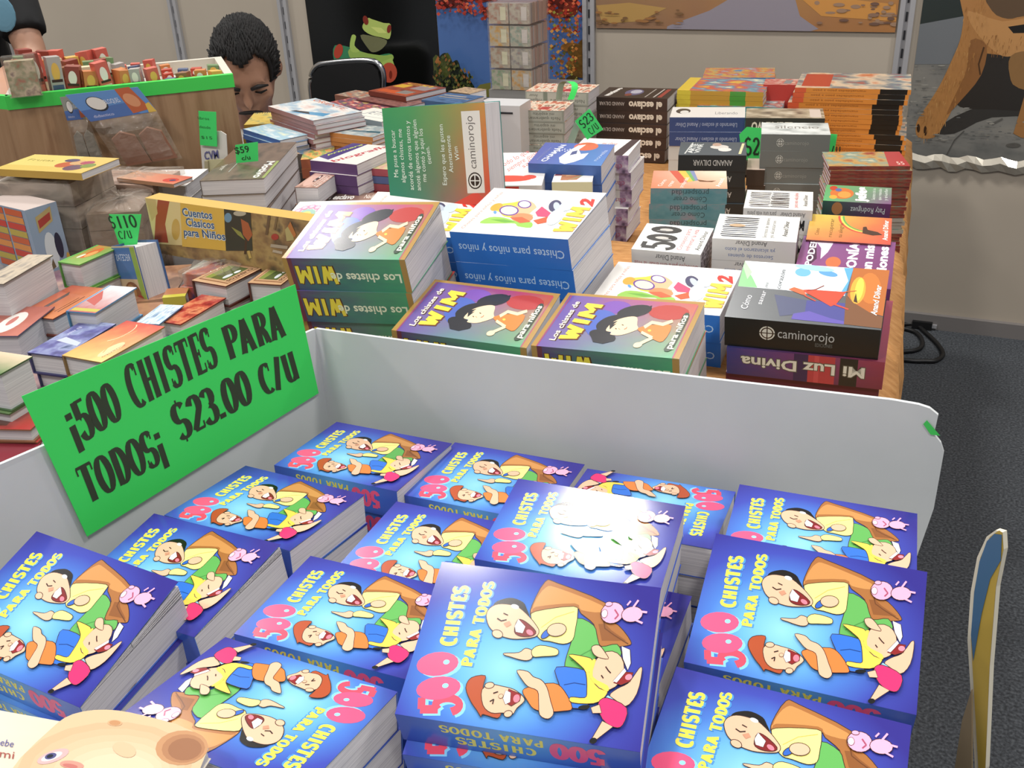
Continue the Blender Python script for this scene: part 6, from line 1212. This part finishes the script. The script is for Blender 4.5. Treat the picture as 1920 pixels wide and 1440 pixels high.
st_ = thing('stool', 'low stool under the reading man', 'stool', T3(B(-.15, 0, 0).x, B(-.15, 0, 0).y, 0)); b = MB(); b.tube([(0, 0, .37), (0, 0, .41)], .17, blkv, 20); b.obj('seat', st_)
for k in range(4): b = MB(); b.tube([(.11 * math.cos(k * 1.571), .11 * math.sin(k * 1.571), .37), (.15 * math.cos(k * 1.571), .15 * math.sin(k * 1.571), 0)], .012, chrome); b.obj('leg', st_)
# open magazine in his hands
c0 = B(.33, 0, sh - .02); b = MB(); gp = mat('d4d0ca', .5, 'paper'); prv = None
n = 12
for i in range(n + 1):
    t = -1 + 2 * i / n; p = c0 + sdv * t * .19 + Vector((0, 0, .05 * abs(t) ** .6 - .02)) ; q = p - tocam * .16 + Vector((0, 0, .10))
    cur = (p + tocam * .05 - Vector((0, 0, .03)), q)
    if prv: b.face([prv[0], cur[0], cur[1], prv[1]], gp)
    prv = cur
o = b.obj('open_magazine', label='open magazine held in the hands of the seated man', cat='magazine', smooth=True); md = o.modifiers.new('t', 'SOLIDIFY'); md.thickness = .004
# --- the standing helper at the left edge
dp = 3.0
def D_(x, y, d=dp): return CAM + ray((x, y)) * d
shp, hem, elb = D_(-8, -95), D_(46, 66), D_(60, 112)
tor = D_(-118, -20); vw = Vector((-tor.x, -tor.y, 0)).normalized(); sd2 = Vector((0, 0, 1)).cross(vw)
def S(f, s_, z): return Vector((tor.x, tor.y, 0)) + vw * f + sd2 * s_ + Vector((0, 0, z))
zs = shp.z + .02
H2 = Matrix((sd2 * -1, vw, Vector((0, 0, 1)))).transposed().to_4x4(); H2.translation = S(.03, 0, zs + .24)
hip = .92
mb = MB(); head_prims(mb, H2)
limb(mb, [H2 @ Vector((0, -.03, -.06)), S(0, 0, zs + .04), S(0, 0, zs - .06)], [.056, .06, .09])
limb(mb, [S(0, 0, zs - .05), S(0, 0, zs - .3), S(0, 0, hip)], [.125, .14, .15])
sgn = 1 if (shp - tor).dot(sd2) > 0 else -1
wr = elb + vw * .2 + sd2 * (-sgn * .1) + Vector((0, 0, -.02))
limb(mb, [S(0, sgn * .1, zs - .02), shp], [.08, .066]); limb(mb, [shp, hem, elb, wr], [.06, .048, .043, .029]); hand(mb, wr, vw + Vector((0, 0, -.2)), Vector((0, 0, 1)))
o2 = S(0, -sgn * .2, zs - .02); e2_ = S(-.02, -sgn * .26, zs - .3); w2_ = S(.05, -sgn * .28, zs - .54)
limb(mb, [S(0, -sgn * .1, zs - .02), o2], [.08, .066]); limb(mb, [o2, e2_, w2_], [.06, .046, .03]); hand(mb, w2_, Vector((0, 0, -1)), sd2 * -sgn)
for e in (-1, 1):
    limb(mb, [S(0, e * .09, hip), S(.02, e * .1, .5), S(0, e * .1, .09)], [.1, .065, .045]); limb(mb, [S(-.02, e * .1, .05), S(.15, e * .12, .04)], [.045, .036])
helper = melt('person', mb, skin, .012, label='standing person in a black T-shirt reaching over the crate', cat='person')
hairdo(H2, hairm, helper, lambda p: (p.y < .04 and p.z > -.03) or p.z > .085)
for e in (-1, 1):
    b = MB(); b.tube([H2 @ Vector((e * x, .096, z)) for x, z in ((.014, .02), (.034, .028), (.056, .02))], [.003, .005, .002], brow, 6); b.obj('eyebrow', helper)
    b = MB(); ellipsoid(b, H2 @ T3(e * .033, .084, .0), (.012, .006, .006), 6); b.mats[0] = brow; b.obj('eye', helper)
mb = MB(); limb(mb, [S(0, 0, zs + .01), S(0, 0, zs - .06), S(0, 0, zs - .3), S(0, 0, hip - .06)], [.09, .145, .16, .168])
limb(mb, [S(0, sgn * .1, zs - .02), shp], [.09, .078]); mb.tube([shp, shp * .5 + hem * .5, hem], [.076, .072, .069], SKM, 14)
limb(mb, [S(0, -sgn * .1, zs - .02), o2], [.09, .078]); mb.tube([o2, o2 * .4 + e2_ * .6], [.076, .068], SKM, 14)
melt('tshirt', mb, mat('0b0b0d', .85, 'cloth'), .013, helper, 4)
lp = D_(4, 26, dp - .155); b = MB()
ellipsoid(b, frame(lp, sd2, Vector((0, 0, 1))), (.035, .05, .004), 8); b.mats[0] = mat('5a8aa0', .7, 'print'); b.obj('shirt_print', helper)
mb = MB()
for e in (-1, 1): limb(mb, [S(0, e * .08, hip + .02), S(.02, e * .1, .5), S(0, e * .1, .08)], [.125, .088, .075])
melt('jeans', mb, mat('2a3448', .85, 'cloth'), .017, helper)
# ================================================================== cardboard display at the right edge
n_ = Vector((-.62, -.78, 0)).normalized(); pt = onY((1822, 1150), .90)
ol = [(1867, 994), (1850, 1006), (1832, 1045), (1820, 1110), (1814, 1200), (1820, 1300), (1828, 1440)]
orr = [(1848, 1440), (1856, 1250), (1868, 1100), (1882, 1030), (1880, 998)]
Pl = [onP(p, pt, n_) for p in ol]; Pr = [onP(p, pt, n_) for p in orr]
low_ = [Vector((Pl[-1].x, Pl[-1].y, 0)), Vector((Pr[0].x, Pr[0].y, 0))]
poly = Pl + low_ + Pr
r = thing('cardboard_display', 'torn corrugated cardboard display edge, yellow and blue, beside the bin', 'display', T3(pt.x, pt.y, 0)); I = T3(-pt.x, -pt.y, 0)
b = MB(); extr(poly, tuple(-n_ * .006), mat('d8cfb8', .7, 'corrugated_edge'), b); b.obj('panel', r, I)
pf = MB(); yw = mat('b8982c', .45, 'print'); bl = mat('3a6488', .45, 'print')
inn = [p + Vector((.003, 0, 0)) for p in Pl]
fx = [q + n_ * .0006 for q in ([onP((x + 7, y), pt, n_) for x, y in ol] + [low_[0] + Vector((.004, 0, 0)), low_[1]] + Pr)]
for t in tessellate_polygon([fx]): pf.face([fx[k] for k in t], yw)
pf.obj('yellow_print', r, I)
pf = MB(); fx = [onP(p, pt, n_) + n_ * .0012 for p in ((1866, 1000), (1852, 1014), (1838, 1052), (1828, 1110), (1822, 1190), (1826, 1240), (1842, 1150), (1858, 1085), (1878, 1050), (1880, 1002))]
for t in tessellate_polygon([fx]): pf.face([fx[k] for k in t], bl)
pf.obj('blue_print', r, I)
b = MB(); q = [onP(p, pt + n_ * .003, n_) for p in ((1824, 1292), (1806, 1350), (1792, 1440))] ; q += [Vector((q[2].x - .004, q[2].y, 0)), Vector((Pl[-1].x, Pl[-1].y, 0)) + n_ * .003, Pl[-1] + n_ * .003]
extr(q, tuple(n_ * .002), mat('9a8462', .7, 'kraft'), b); b.obj('side_flap', r, I)
